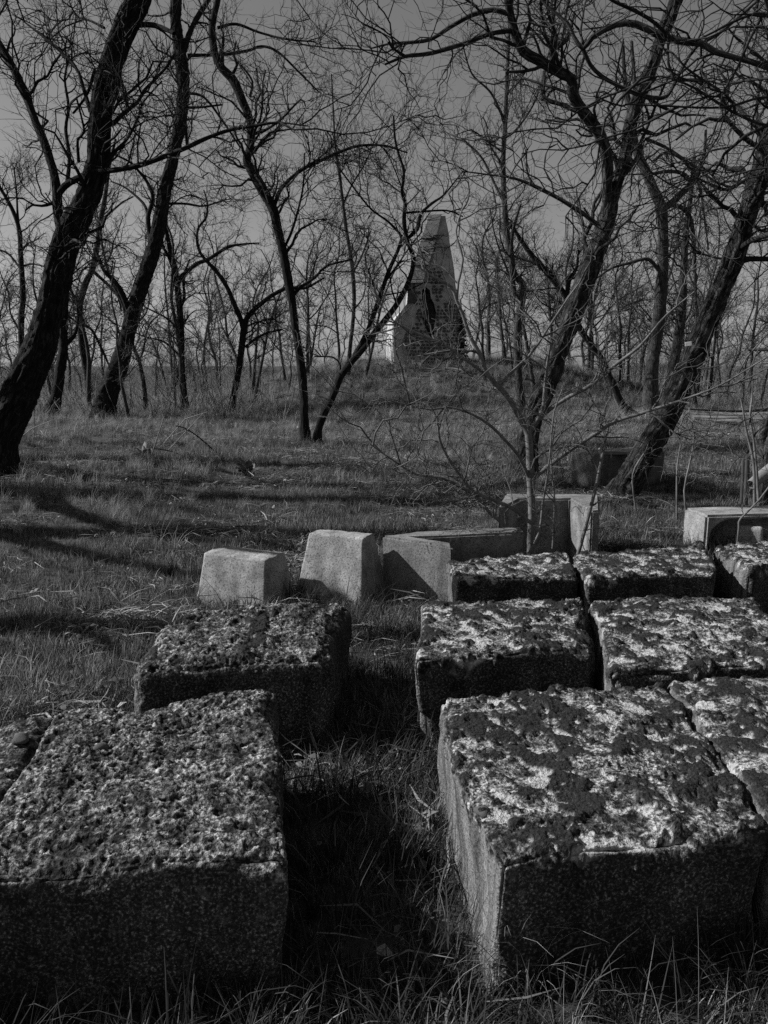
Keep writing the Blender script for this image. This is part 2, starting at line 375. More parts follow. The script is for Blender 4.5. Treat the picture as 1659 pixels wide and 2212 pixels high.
def extruded(name, poly, z0, z1, mat, label, cat='concrete block', group=None, bevel=.015, foot=True):
    """poly: footprint, world xy, counter-clockwise"""
    bm = bmesh.new(); c = np.mean(poly, 0)
    lo = [bm.verts.new((x - c[0], y - c[1], z0)) for x, y in poly]; hi = [bm.verts.new((x - c[0], y - c[1], z1)) for x, y in poly]
    n = len(poly); bm.faces.new(hi)
    for k in range(n): bm.faces.new((lo[k], lo[(k + 1) % n], hi[(k + 1) % n], hi[k]))
    bmesh.ops.recalc_face_normals(bm, faces=bm.faces)
    bmesh.ops.bevel(bm, geom=list(bm.edges), offset=bevel, segments=2, affect='EDGES')
    bmesh.ops.triangulate(bm, faces=bm.faces[:])
    for _ in range(2): bmesh.ops.subdivide_edges(bm, edges=[e for e in bm.edges if e.calc_length() > .07], cuts=1, use_grid_fill=False)
    bmesh.ops.triangulate(bm, faces=bm.faces[:])
    co = np.array([v.co for v in bm.verts]) + np.array([c[0], c[1], 0]); dn = fbm(co * 8, 3) * .006
    bm.normal_update()
    for v, k in zip(bm.verts, dn): v.co += v.normal * k
    me = bpy.data.meshes.new(name); bm.to_mesh(me); bm.free()
    o = ob(name, me, M[mat], loc=(c[0], c[1], 0)); tag(o, label, cat, group)
    if foot: FOOT.append(np.array([[min(p[0] for p in poly), min(p[1] for p in poly)], [max(p[0] for p in poly), min(p[1] for p in poly)], [max(p[0] for p in poly), max(p[1] for p in poly)], [min(p[0] for p in poly), max(p[1] for p in poly)]]))
    return o
zt = .43
A, B, C_, D_ = G(824, 1171, zt - .045)[:2], G(978, 1181, zt)[:2], G(893, 1160, zt)[:2], G(1135, 1150, zt)[:2]
E_, F_ = G(1125, 1138, zt)[:2], G(900, 1148, zt)[:2]
extruded('elbow_concrete_block', [A, B, G(975, 1172, zt)[:2], C_, D_, E_, F_], -.05, zt, 'pale', 'elbow shaped pale concrete block behind the third row', group='pale hollow concrete pieces')
# U-shaped piece, open to the camera
u0 = G(1078, 1092, .5)[:2]; u1 = G(1098, 1090, .5)[:2]; u2 = G(1122, 1077, .5)[:2]; u3 = G(1232, 1077, .5)[:2]; u4 = G(1258, 1104, .5)[:2]; u5 = G(1296, 1102, .5)[:2]; u6 = G(1294, 1068, .5)[:2]; u7 = G(1092, 1066, .5)[:2]
u4 = np.array([u3[0] + .03, u4[1]])
extruded('hollow_concrete_block', [u0, u1, u2, u3, u4, u5, u6, u7], -.05, .5, 'pale', 'hollow U shaped pale concrete block behind the shrub', group='pale hollow concrete pieces')
# box by the leaning tree, partly hidden by its trunk
q0 = G(1298, 1062)[:2]; q1 = G(1432, 1046)[:2]; ex = q1 - q0; ey = np.array([-ex[1], ex[0]]); ey = ey / np.linalg.norm(ey) * .55
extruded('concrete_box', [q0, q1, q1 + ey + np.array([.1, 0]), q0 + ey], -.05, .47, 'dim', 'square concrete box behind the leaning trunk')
plank = extruded('board', [q0 + [.0, .05], q0 + [.62, .09], q0 + [.62, .28], q0 + [.0, .22]], .475, .51, 'cutwood', 'pale loose board lying on the concrete box', cat='board', bevel=.006, foot=False)

def arch_block():
    # front elevation with an arched opening, extruded into depth
    o = G(1519, 1206)[:2]; bl = G(1478, 1096, .37)[:2]; eyy = bl - o; d = float(np.linalg.norm(eyy)); eyy = eyy / d; exx = np.array([eyy[1], -eyy[0]])
    W_ = 1.25; R_ = o + exx * W_
    Hh = .37; wall = .04
    outer = [(0, -.05), (0, Hh), (W_, Hh), (W_, -.05)]
    arch = [(wall, -.05)] + [(wall + .21 - .21 * math.cos(a), .14 + .19 * math.sin(a)) for a in np.linspace(0, math.pi / 2, 7)] + [(W_ - wall - .21 + .21 * math.sin(a), .14 + .19 * math.cos(a)) for a in np.linspace(0, math.pi / 2, 7)] + [(W_ - wall, -.05)]
    loop = outer + arch[::-1]
    bm = bmesh.new(); f_ = []; bk = []
    for (u, z) in loop:
        p = o + exx * u; f_.append(bm.verts.new((p[0], p[1], z))); p2 = p + eyy * d; bk.append(bm.verts.new((p2[0], p2[1], z)))
    n = len(loop); bm.faces.new(f_); bm.faces.new(bk[::-1]); bm.faces.new(bk[4:])
    for k in range(n): bm.faces.new((f_[(k + 1) % n], f_[k], bk[k], bk[(k + 1) % n]))
    bmesh.ops.recalc_face_normals(bm, faces=bm.faces)
    bmesh.ops.bevel(bm, geom=[e for e in bm.edges if e.calc_face_angle(0) > .6], offset=.02, segments=2, affect='EDGES')
    bmesh.ops.triangulate(bm, faces=bm.faces[:])
    for _ in range(2): bmesh.ops.subdivide_edges(bm, edges=[e for e in bm.edges if e.calc_length() > .08], cuts=1)
    bmesh.ops.triangulate(bm, faces=bm.faces[:]); bm.normal_update()
    dn = fbm(np.array([v.co for v in bm.verts]) * 9, 3) * .008
    for v, k in zip(bm.verts, dn): v.co += v.normal * k
    me = bpy.data.meshes.new('arched_concrete_block')
    for v in bm.verts: v.co -= Vector((o[0], o[1], 0))
    bm.to_mesh(me); bm.free()
    tag(ob('arched_concrete_block', me, M['bright'], loc=(o[0], o[1], 0)), 'pale concrete block with dark arched opening at the right edge', 'concrete block', 'pale hollow concrete pieces')
    FOOT.append(np.array([o, R_, R_ + eyy * d, o + eyy * d]))
    t, b = frustum(np.append(o + exx * .36 - eyy * .06, 0), math.radians(24), .2, .24, .12, .18, .27)
    me, org = block_mesh('concrete_post', t, b, .014, r=.015, coarse=.005, grit=.002, chip=.01, pale_left=False, seed=33, warp=.01, bite=.012, spillh=-.5)
    tag(ob('concrete_post', me, M['bright'], loc=org), 'short pale concrete post standing in the arched opening', 'post')
arch_block()

# ------------------------------------------------------------------ the ruined monument on its mound
MY = 30.0
def mon_pt(px, py, lean=0.0, back=0.0):
    p = P(px, py, MY); p[1] += lean * max(0, p[2] - 1.6) + back; p[0] -= back * (.115 if py > 685 else .0); return p
def prism(bm, loop_f, loop_b):
    f = [bm.verts.new(p) for p in loop_f]; b = [bm.verts.new(p) for p in loop_b]; n = len(f)
    bm.faces.new(f); bm.faces.new(b[::-1])
    for k in range(n): bm.faces.new((f[(k + 1) % n], f[k], b[k], b[(k + 1) % n]))
def solid(name, loop_f, loop_b, mat, parent, org, bevel=0.0, rough=0.0, seg=.25):
    bm = bmesh.new(); prism(bm, [np.array(p) - org for p in loop_f], [np.array(p) - org for p in loop_b])
    bmesh.ops.recalc_face_normals(bm, faces=bm.faces)
    if bevel: bmesh.ops.bevel(bm, geom=list(bm.edges), offset=bevel, segments=1, affect='EDGES')
    if rough:
        bmesh.ops.triangulate(bm, faces=bm.faces[:])
        for _ in range(4): bmesh.ops.subdivide_edges(bm, edges=[e for e in bm.edges if e.calc_length() > seg], cuts=1)
        bmesh.ops.triangulate(bm, faces=bm.faces[:]); bm.normal_update()
        dn = fbm(np.array([v.co for v in bm.verts]) * 2.6, 4, .6) * rough
        for v, k in zip(bm.verts, dn): v.co += v.normal * k
    me = bpy.data.meshes.new(name); bm.to_mesh(me); bm.free()
    return ob(name, me, M[mat], parent)
def monument():
    bz = zg1(2.0, MY) - .4
    org = np.array(mon_pt(925, 790)); org[2] = zg1(org[0], MY)
    root = empty('ruined_monument', org); tag(root, 'ruined tapering stone monument with fallen plaster on the grassy mound', 'monument')
    L = .07
    # core of the tapering upper part with a broken niche (front wall with a hole, built as a ring of quads into depth)
    outer = [(847, 800), (1006, 800), (1003, 733), (999, 683), (987, 630), (984, 597), (975, 530), (964, 462), (930, 460), (898, 556), (884, 607), (879, 655), (850, 694)]
    hole = [(913, 624), (921, 619), (929, 626), (931, 642), (938, 655), (943, 674), (941, 690), (938, 704), (939, 722), (930, 728), (914, 700), (912, 680), (918, 668), (912, 645)]
    def front(p): return np.array(mon_pt(*p, L)) - org
    bm = bmesh.new()
    def loop(pts): 
        vsx = [bm.verts.new(p) for p in pts]; es = [bm.edges.new((vsx[k], vsx[(k + 1) % len(vsx)])) for k in range(len(vsx))]; return vsx, es
    fo, eo = loop([front(p) for p in outer]); fh, eh = loop([front(p) for p in hole])
    bmesh.ops.triangle_fill(bm, use_beauty=True, use_dissolve=False, edges=eo + eh)
    kill = [f for f in bm.faces if all(v in fh for v in f.verts)]
    bmesh.ops.delete(bm, geom=kill, context='FACES_ONLY')
    bo = []
    for p in outer:
        q = np.array(mon_pt(*p, L, 2.0)) - org; q[1] -= 2 * L * max(0, q[2]) ; bo.append(bm.verts.new(q))
    n = len(fo)
    for k in range(n): bm.faces.new((fo[(k + 1) % n], fo[k], bo[k], bo[(k + 1) % n]))
    bm.faces.new(bo)
    hb = [bm.verts.new(np.array(v.co) * np.array([.97, 1, .97]) + np.array([0, .55, 0])) for v in fh]; n = len(fh)
    for k in range(n): bm.faces.new((fh[k], fh[(k + 1) % n], hb[(k + 1) % n], hb[k])).material_index = 1
    bm.faces.new(hb).material_index = 1  # dark stone inside the niche; recess shade is partly in this colour
    bmesh.ops.recalc_face_normals(bm, faces=bm.faces); bmesh.ops.triangulate(bm, faces=bm.faces[:])
    for _ in range(4): bmesh.ops.subdivide_edges(bm, edges=[e for e in bm.edges if e.calc_length() > .2], cuts=1)
    bmesh.ops.triangulate(bm, faces=bm.faces[:]); bm.normal_update()
    dn = fbm(np.array([v.co for v in bm.verts]) * 2.6, 4, .6) * .025
    for v, k in zip(bm.verts, dn): v.co += v.normal * k
    me = bpy.data.meshes.new('masonry_core'); bm.to_mesh(me); bm.free(); me.materials.append(M['plaster']); me.materials.append(M['stone']); ob('masonry_core', me, None, root)
    def plate(name, px, mat, proud, thick, rough=.0, turn=0.0):
        f = [np.array(mon_pt(x, y, L)) + np.array([0, -proud + (turn if q in (0, 3) else 0), 0]) for q, (x, y) in enumerate(px)]; b = [p + np.array([0, thick, 0]) for p in f]
        return solid(name, f, b, mat, root, org, bevel=.012, rough=rough)
    # pilaster of five dressed courses on the left slope
    xs = lambda y: (np.interp(y, [458, 556, 607, 640], [929, 898, 884, 880]), np.interp(y, [458, 520, 563, 597, 640], [955, 942, 929, 918, 905]))
    ys = [459, 474, 514, 533, 573, 604, 612]
    for k in range(len(ys) - 1):
        y0, y1 = ys[k] + .8, ys[k + 1] - .8; a0, b0 = xs(y0); a1, b1 = xs(y1)
        plate('course_slab', [(a1 - 1, y1), (b1, y1), (b0, y0), (a0 - 1, y0)], 'slab', .24 + .03 * (k % 2), .34, turn=.14)
    # sloping coping and rendered left corner of the base
    plate('coping_slab', [(848, 696), (853, 699), (884, 660), (879, 655)], 'plaster', .10, 1.9)
    plate('render_panel', [(850, 700), (874, 676), (877, 716), (868, 740), (872, 786), (850, 788)], 'plaster', .06, .12, .015)
    plate('render_panel', [(962, 500), (974, 533), (986, 640), (975, 660), (962, 600), (950, 575), (930, 580), (934, 560), (945, 520)], 'plaster', .05, .1, .012)
    plate('render_panel', [(881, 612), (897, 610), (899, 654), (880, 655)], 'joint', .05, .1, .012)
    # exposed field stones
    rs = random.Random(5); meshes = []
    for k in range(6):
        bm = bmesh.new(); m = 6 + k % 3; f = []
        for q in range(m):
            a = 2 * math.pi * q / m + rs.uniform(-.25, .25); f.append((.5 * math.cos(a) * rs.uniform(.85, 1.1), 0, .5 * math.sin(a) * rs.uniform(.8, 1.05)))
        fr = [bm.verts.new((x * .8, -.5, z * .8)) for x, y, z in f]; bk = [bm.verts.new((x, .3, z)) for x, y, z in f]
        bm.faces.new(fr)
        for q in range(m): bm.faces.new((fr[q], bk[q], bk[(q + 1) % m], fr[(q + 1) % m]))
        bmesh.ops.recalc_face_normals(bm, faces=bm.faces)
        me = bpy.data.meshes.new('stone'); bm.to_mesh(me); bm.free(); me.materials.append(M['stone']); meshes.append(me)
    regions = [[(926, 584), (945, 572), (960, 588), (962, 615), (955, 640), (946, 655), (938, 640), (930, 615), (924, 608)],
               [(946, 660), (985, 640), (998, 690), (1002, 785), (945, 785), (942, 710)],
               [(876, 718), (908, 690), (936, 730), (944, 785), (878, 787)], [(896, 628), (910, 625), (914, 690), (902, 690)]]
    def inside(p, poly):
        c = False; j = len(poly) - 1
        for i in range(len(poly)):
            if (poly[i][1] > p[1]) != (poly[j][1] > p[1]) and p[0] < (poly[j][0] - poly[i][0]) * (p[1] - poly[i][1]) / (poly[j][1] - poly[i][1]) + poly[i][0]: c = not c
            j = i
        return c
    y = 572.0
    while y < 790:
        x = 872.0 + rs.uniform(0, 6)
        rowh = rs.uniform(6.5, 8.5)
        while x < 1004:
            wd = rs.uniform(6.0, 11); c = (x + wd / 2, y)
            if any(inside(c, r) for r in regions) and not inside(c, hole) and rs.random() < .9:
                p = np.array(mon_pt(c[0], c[1], L)) - org; s = depth(p + org) / FPX
                o = ob('stone', rs.choice(meshes), None, root, loc=tuple(p)); o.scale = (wd * s * .92, rs.uniform(.06, .16), rowh * s * .95); o.rotation_euler = (0, rs.uniform(-.3, .3), 0)
            x += wd
        y += rowh
    # ivy on the right corner
    V = []; F = []; g = np.random.default_rng(4)
    for k in range(1500):
        t = g.random() ** .7; px = 997 + g.normal(0, 3.5 + 4 * t) ; py = 668 + 118 * t
        p = np.array(mon_pt(px, py, L)) - org + np.array([0, g.uniform(-.18, .3), 0]); a = g.normal(size=(2, 3)); a /= np.linalg.norm(a, axis=1)[:, None]; a *= .045
        V += [p - a[0], p + a[1], p + a[0], p - a[1]]; F.append([4 * k, 4 * k + 1, 4 * k + 2, 4 * k + 3])
    tag(ob('ivy', mesh_np('ivy', np.array(V), np.array(F), False), M['ivy'], root), kind='stuff')
monument()

# ------------------------------------------------------------------ trees
def resample(pts, rad, step):
    pts = np.array(pts, float); rad = np.array(rad, float); n = len(pts)
    ext = np.vstack([2 * pts[0] - pts[1], pts, 2 * pts[-1] - pts[-2]]); out = []; ro = []
    for k in range(n - 1):
        p0, p1, p2, p3 = ext[k:k + 4]; m = max(2, int(np.linalg.norm(p2 - p1) / step)); t = np.linspace(0, 1, m, endpoint=False)[:, None]
        out.append(.5 * ((2 * p1) + (-p0 + p2) * t + (2 * p0 - 5 * p1 + 4 * p2 - p3) * t ** 2 + (-p0 + 3 * p1 - 3 * p2 + p3) * t ** 3))
        ro.append(rad[k] + (rad[k + 1] - rad[k]) * t[:, 0])
    out.append(pts[-1:]); ro.append(rad[-1:]); return np.vstack(out), np.concatenate(ro)
def frames(p):
    t = np.gradient(p, axis=-2); t /= np.linalg.norm(t, axis=-1, keepdims=True) + 1e-9
    ref = np.zeros_like(t); ref[..., 0] = .31; ref[..., 1] = .93; ref[..., 2] = .2
    a = np.cross(t, ref); a /= np.linalg.norm(a, axis=-1, keepdims=True) + 1e-9
    return t, a, np.cross(t, a)
def tubes(pts, rad, sides):
    """pts (N,K,3), rad (N,K) -> verts, quads"""
    N_, K = rad.shape; _, a, b = frames(pts); th = np.arange(sides) / sides * 2 * math.pi
    V = pts[:, :, None] + rad[:, :, None, None] * (a[:, :, None] * np.cos(th)[None, None, :, None] + b[:, :, None] * np.sin(th)[None, None, :, None])
    n, k, s = np.meshgrid(np.arange(N_), np.arange(K - 1), np.arange(sides), indexing='ij'); s2 = (s + 1) % sides; o = (n * K + k) * sides
    F = np.stack([o + s, o + s2, o + sides + s2, o + sides + s], -1).reshape(-1, 4)
    return V.reshape(-1, 3), F
def trunk_mesh(name, pts, rad, sides, org, bark=.0, seed=0, step=.06):
    p, r = resample(pts, rad, step)
    wob = pn(p * 2.3 + seed) ; r = r * (1 + .07 * wob + .04 * pn(p * 6 + seed))
    t, a, b = frames(p); th = np.arange(sides) / sides * 2 * math.pi; L = np.concatenate([[0], np.cumsum(np.linalg.norm(np.diff(p, axis=0), axis=1))])
    dirs = a[:, None] * np.cos(th)[None, :, None] + b[:, None] * np.sin(th)[None, :, None]
    rr = np.repeat(r[:, None], sides, 1)
    if bark > 0:
        q = np.stack([np.cos(th)[None] * rr * 34, np.sin(th)[None] * rr * 34, np.repeat(L[:, None] * 2.2, sides, 1) + seed], -1).reshape(-1, 3)
        f = fbm(q, 3, .6).reshape(rr.shape); rr = rr + bark * np.minimum(rr, .18) * (.22 - np.abs(f) * 1.5)
    V = p[:, None] + dirs * rr[..., None]; K = len(p)
    k, s = np.meshgrid(np.arange(K - 1), np.arange(sides), indexing='ij'); s2 = (s + 1) % sides
    F = np.stack([k * sides + s, k * sides + s2, (k + 1) * sides + s2, (k + 1) * sides + s], -1).reshape(-1, 4)
    bu = np.repeat((np.abs(th - math.pi) * 1.0)[None], K, 0) * np.maximum(rr, .03) * 42; bv = np.repeat(L[:, None] * 5.5, sides, 1)
    return mesh_np(name, V.reshape(-1, 3) - org, F, True, {'bu': bu.ravel(), 'bv': bv.ravel()})
def grow(parents, n, lo, hi, rr, K, g, ang=(.5, 1.2), jit=.28, up=.06, tmin=0.0, rmin=.002, rmax=1.0):
    """parents: list of (pts(K,3), rad(K)); returns pts (n,K,3), rad (n,K)"""
    seg_p = []; seg_t = []; seg_r = []; seg_w = []
    for p, r in parents:
        d = np.diff(p, axis=0); l = np.linalg.norm(d, axis=1); u = (np.cumsum(l) - l / 2) / l.sum()
        seg_p.append(p[:-1]); seg_t.append(d); seg_r.append((r[:-1] + r[1:]) / 2); seg_w.append(l * (u > tmin))
    sp, st, sr, sw = map(np.concatenate, (seg_p, seg_t, seg_r, seg_w))
    k = g.choice(len(sp), n, p=sw / sw.sum()); f = g.random(n)[:, None]
    o = sp[k] + st[k] * f; t = st[k] / (np.linalg.norm(st[k], axis=1, keepdims=True) + 1e-9)
    side = np.cross(t, g.normal(size=(n, 3))); side /= np.linalg.norm(side, axis=1, keepdims=True) + 1e-9
    an = g.uniform(*ang, n)[:, None]; d = t * np.cos(an) + side * np.sin(an); d[:, 2] += up * 2
    L = g.uniform(lo, hi, n) * g.uniform(.6, 1.1, n); r0 = np.clip(sr[k] * rr, rmin, rmax) * g.uniform(.7, 1.1, n)
    pts = [o]; zz = g.normal(size=(n, 3))
    for q in range(K - 1):
        d = d / (np.linalg.norm(d, axis=1, keepdims=True) + 1e-9)
        pts.append(pts[-1] + d * (L / (K - 1))[:, None])
        zz = -.35 * zz + g.normal(size=(n, 3)); d = d + zz * jit; d[:, 2] += up
    rad = r0[:, None] * np.linspace(1, .35, K)[None]
    return np.stack(pts, 1), rad
def flat(pr): return [(pr[0][k], pr[1][k]) for k in range(len(pr[1]))]
def merge(parts):
    V = []; F = []; o = 0
    for v, f in parts: V.append(v); F.append(f + o); o += len(v)
    return np.concatenate(V), np.concatenate(F)
def pods(pr, n, g):
    p = pr[0].reshape(-1, 3); p = p[g.choice(len(p), n)]; V = []; F = []
    for k in range(n):
        a = g.random() * 6.28; d = np.array([math.cos(a), math.sin(a), 0]) * .009; l = g.uniform(.05, .09)
        q = p[k]; V += [q, q - [0, 0, l * .5] + d, q - [0, 0, l], q - [0, 0, l * .5] - d]; F.append([4 * k, 4 * k + 1, 4 * k + 2, 4 * k + 3])
    return np.array(V), np.array(F)
def twigs_for(skel, g, spec, tmin=.25):
    n1, n2, n3, n4 = spec['n']; up = spec.get('up', .05); s = spec.get('s', 1.0); rm = spec.get('r', 1.0)
    l1 = grow(skel, n1, .7 * s, 2.2 * s, .42, 8, g, jit=spec.get('jit', .32), up=up, tmin=tmin, rmin=.012 * rm, rmax=.034)
    l2 = grow(flat(l1), n2, .35 * s, 1.2 * s, .62, 7, g, jit=.34, up=up, tmin=.1, rmin=.007 * rm, rmax=.017)
    l3 = grow(flat(l1) * 1 + flat(l2), n3, .2 * s, .7 * s, .6, 5, g, jit=.28, up=up, tmin=.15, rmin=.0042 * rm, rmax=.007 * rm)
    parts = [tubes(*l1, 5), tubes(*l2, 4), tubes(*l3, 3)]
    if n4:
        l4 = grow(flat(l3), n4, .1 * s, .35 * s, .75, 4, g, jit=.3, up=up, rmin=.0026 * rm, rmax=.0032 * rm); parts.append(tubes(*l4, 3))
    return merge(parts), l3
def px_line(line, Y0, drift=0.0, flare=False):
    n = len(line); pts = []; rad = []
    L = np.concatenate([[0], np.cumsum([math.hypot(line[k + 1][0] - line[k][0], line[k + 1][1] - line[k][1]) for k in range(n - 1)])]); L /= L[-1]
    for k, q in enumerate(line):
        p = P(q[0], q[1], Y0 + drift * L[k] + (q[3] if len(q) > 3 else 0)); pts.append(p); rad.append(q[2] / 2 * depth(p) / FPX)
    return pts, rad
def traced_tree(name, label, trunk, limbs=(), base=None, drift=0.0, bark='bark_dark', twig='twig_dark', group='bare trees of the grove', sides=16, barkamp=.16, spec=None, seed=0, cat='tree', tmin=.3, podn=0, Y=None, sink=.15, lstep=.09, flare=1.35):
    g = np.random.default_rng(100 + seed)
    b = GG(*trunk[0][:2]) if Y is None else None; Y0 = b[1] if Y is None else Y
    pts, rad = px_line(trunk, Y0, drift)
    zb = zg1(pts[0][0], pts[0][1]); pts[0][2] = min(pts[0][2], zb) if Y is None else pts[0][2]
    foot = np.array(pts[0]) + (np.array(pts[0]) - np.array(pts[1])) / np.linalg.norm(np.array(pts[0]) - np.array(pts[1])) * sink
    pts = [foot] + pts; rad = [rad[0] * flare * 1.1, rad[0] * flare] + rad[1:]
    org = np.array([pts[1][0], pts[1][1], zb])
    root = empty(name, org); tag(root, label, cat, group)
    ob('trunk', trunk_mesh('trunk', pts, rad, sides, org, barkamp, seed, step=.05 if barkamp else .1), M[bark], root)
    skel = [resample(pts[1:], rad[1:], .1)]
    tp = np.array(trunk)
    for lm in limbs:
        line = lm[0] if isinstance(lm, tuple) and isinstance(lm[0], list) else lm; dr = lm[1] if isinstance(lm, tuple) and isinstance(lm[0], list) else g.uniform(-.8, .8)
        # depth of the nearest point of the trunk or an earlier limb
        best = None
        for (sp_, sr_) in skel:
            pr = np.stack([sp_[:, 0] / np.array([depth(q) for q in sp_]) * FPX + CX, CY - ((sp_[:, 2] - CAM_H) * math.cos(PITCH) + sp_[:, 1] * math.sin(PITCH)) / np.array([depth(q) for q in sp_]) * FPX], 1)
            dd = np.hypot(pr[:, 0] - line[0][0], pr[:, 1] - line[0][1]); k = dd.argmin()
            if best is None or dd[k] < best[0]: best = (dd[k], sp_[k][1])
        lp, lr = px_line(line, best[1], dr)
        ob('limb', trunk_mesh('limb', lp, lr, max(7, sides // 2), org, barkamp * .7, seed + 3, step=lstep), M[bark], root)
        skel.append(resample(lp, lr, .1))
    if spec:
        # twigs only where the trunk has left the ground well behind
        (V, F), l3 = twigs_for([skel[0]] + [s for s in skel[1:] for _ in range(2)], g, spec, tmin)
        tag(ob('twigs', mesh_np('twigs', V - org, F), M[twig], root), kind='stuff')
        if podn:
            V, F = pods(l3, podn, g); tag(ob('seed_pods', mesh_np('seed_pods', V - org, F, False), M['twig_dark'], root), kind='stuff')
    return root

BIG = dict(n=(60, 260, 1200, 1900)); MID = dict(n=(48, 200, 850, 1400), s=.9); SML = dict(n=(34, 150, 600, 900), s=.8)
traced_tree('locust_tree', 'thickest dark tree at the left edge, forked and leaning right',
    [(-4, 1030, 66), (6, 953, 66), (42, 853, 76), (84, 753, 66), (113, 653, 58), (134, 553, 57), (153, 500, 56), (190, 425, 50), (212, 350, 47), (215, 275, 45), (225, 200, 46), (245, 125, 47), (270, 60, 48), (300, 0, 50), (335, -90, 42), (372, -200, 34)],
    [[(136, 500, 26), (126, 460, 22), (120, 390, 19), (100, 320, 18), (78, 265, 17), (58, 215, 17), (30, 150, 16), (0, 98, 15), (-40, 30, 12)],
     ([(124, 425, 13), (140, 402, 14), (165, 387, 14), (200, 373, 13), (250, 367, 12), (300, 357, 11), (350, 340, 10), (400, 320, 10), (450, 297, 9), (500, 280, 8), (550, 272, 7), (600, 265, 5), (665, 272, 3)], -1.2),
     [(124, 430, 9), (110, 440, 7), (90, 445, 6), (70, 443, 5), (55, 455, 3)],
     [(195, 240, 9), (180, 190, 8), (160, 140, 7), (90, 77, 5), (48, 44, 3)],
     [(205, 150, 8), (190, 200, 6), (172, 228, 5), (158, 245, 5)],
     [(290, 55, 11), (320, 53, 11), (345, 58, 10), (376, 72, 9)],
     [(222, 360, 9), (245, 330, 8), (275, 300, 6), (300, 250, 5), (310, 220, 4), (350, 175, 3)],
     [(145, 395, 9), (150, 340, 8), (142, 280, 7), (148, 230, 6), (140, 170, 5), (150, 120, 4)],
     [(170, 350, 7), (168, 300, 6), (182, 285, 5), (165, 210, 4)],
     [(225, 60, 6), (195, 45, 5), (165, 35, 4), (155, 15, 3)]],
    sides=44, barkamp=.34, spec=dict(n=(76, 330, 1400, 2200)), seed=1, podn=200)
traced_tree('locust_tree', 'tall dark tree leaning right, second from the left edge',
    [(222, 905, 44), (232, 853, 45), (252, 803, 40), (268, 753, 35), (281, 703, 31), (295, 653, 31), (311, 603, 30), (327, 553, 31), (341, 500, 31), (350, 450, 29), (359, 400, 27), (372, 350, 25), (382, 300, 25), (392, 250, 25), (396, 200, 27), (394, 150, 29), (387, 100, 26), (380, 50, 23), (380, 0, 24), (384, -90, 20), (392, -200, 15)],
    [[(278, 668, 14), (262, 630, 12), (245, 605, 11), (225, 585, 9), (215, 560, 7), (205, 535, 5)],
     [(398, 110, 13), (408, 75, 12), (425, 40, 11), (450, 0, 10), (470, -40, 8)],
     [(405, 120, 8), (450, 119, 7), (500, 116, 7), (540, 108, 6), (565, 100, 6), (600, 112, 5), (650, 160, 4), (690, 200, 3)],
     [(395, 232, 6), (430, 232, 5), (480, 226, 4)],
     [(400, 255, 7), (402, 290, 6), (404, 316, 6)],
     [(325, 520, 11), (320, 470, 10), (330, 430, 8), (322, 400, 7), (300, 370, 6), (280, 350, 5), (240, 330, 3)],
     [(322, 475, 8), (310, 440, 6), (270, 405, 4), (240, 392, 3)],
     [(398, 200, 7), (440, 210, 5), (480, 260, 5), (520, 320, 4)],
     [(350, 440, 6), (400, 440, 5), (440, 445, 4), (490, 430, 3)]],
    sides=34, barkamp=.3, spec=BIG, seed=2, podn=60)
traced_tree('locust_tree', 'thin upright dark tree just left of the tall leaning pair',
    [(197, 872, 15), (190, 820, 14), (178, 753, 14), (172, 673, 13), (177, 640, 13), (186, 610, 13), (200, 580, 12), (206, 553, 12), (212, 520, 11), (217, 480, 11), (228, 420, 9), (236, 360, 7), (250, 300, 5)],
    [[(172, 680, 8), (182, 700, 7), (200, 715, 6), (218, 750, 6), (236, 790, 4)], [(200, 585, 8), (230, 612, 7), (255, 640, 6), (262, 672, 4)]],
    sides=10, barkamp=.1, spec=SML, seed=3)
traced_tree('locust_tree', 'short thick dark trunk close behind the leftmost tree',
    [(108, 900, 31), (122, 853, 23), (130, 803, 22), (137, 753, 20), (136, 703, 19), (139, 653, 18), (142, 600, 16), (150, 540, 13), (165, 470, 10), (172, 400, 7)],
    [[(140, 745, 10), (160, 725, 8), (168, 690, 6), (165, 640, 4)]], sides=12, barkamp=.12, spec=SML, seed=4)
traced_tree('locust_tree', 'slim knotty tree behind the leftmost trunk, near the left edge',
    [(50, 890, 14), (47, 790, 13), (46, 690, 13), (50, 640, 12), (45, 553, 11), (42, 500, 10), (30, 460, 9), (12, 425, 8), (-2, 400, 7), (-20, 340, 5)],
    [[(42, 500, 6), (38, 460, 5), (36, 420, 4), (30, 360, 3)], [(44, 580, 5), (20, 550, 5), (0, 540, 4)], [(50, 575, 5), (70, 570, 4), (105, 578, 3)]],
    sides=9, barkamp=.1, spec=SML, seed=5)
traced_tree('locust_tree', 'slender straight dark tree with a long right-reaching limb',
    [(403, 893, 15), (398, 853, 14), (393, 803, 14), (392, 753, 14), (391, 703, 14), (387, 653, 14), (382, 610, 14), (376, 575, 13), (368, 540, 10), (360, 500, 9), (355, 450, 7), (345, 400, 5)],
    [[(385, 605, 11), (400, 590, 10), (425, 570, 9), (450, 560, 8), (490, 535, 7), (520, 528, 5), (560, 525, 3)], [(388, 668, 8), (398, 640, 7), (396, 600, 5), (410, 560, 4)],
     [(392, 770, 9), (388, 790, 9), (380, 830, 8)], [(376, 590, 7), (366, 560, 6), (352, 530, 5), (350, 500, 4)]],
    sides=11, barkamp=.1, spec=SML, seed=6)
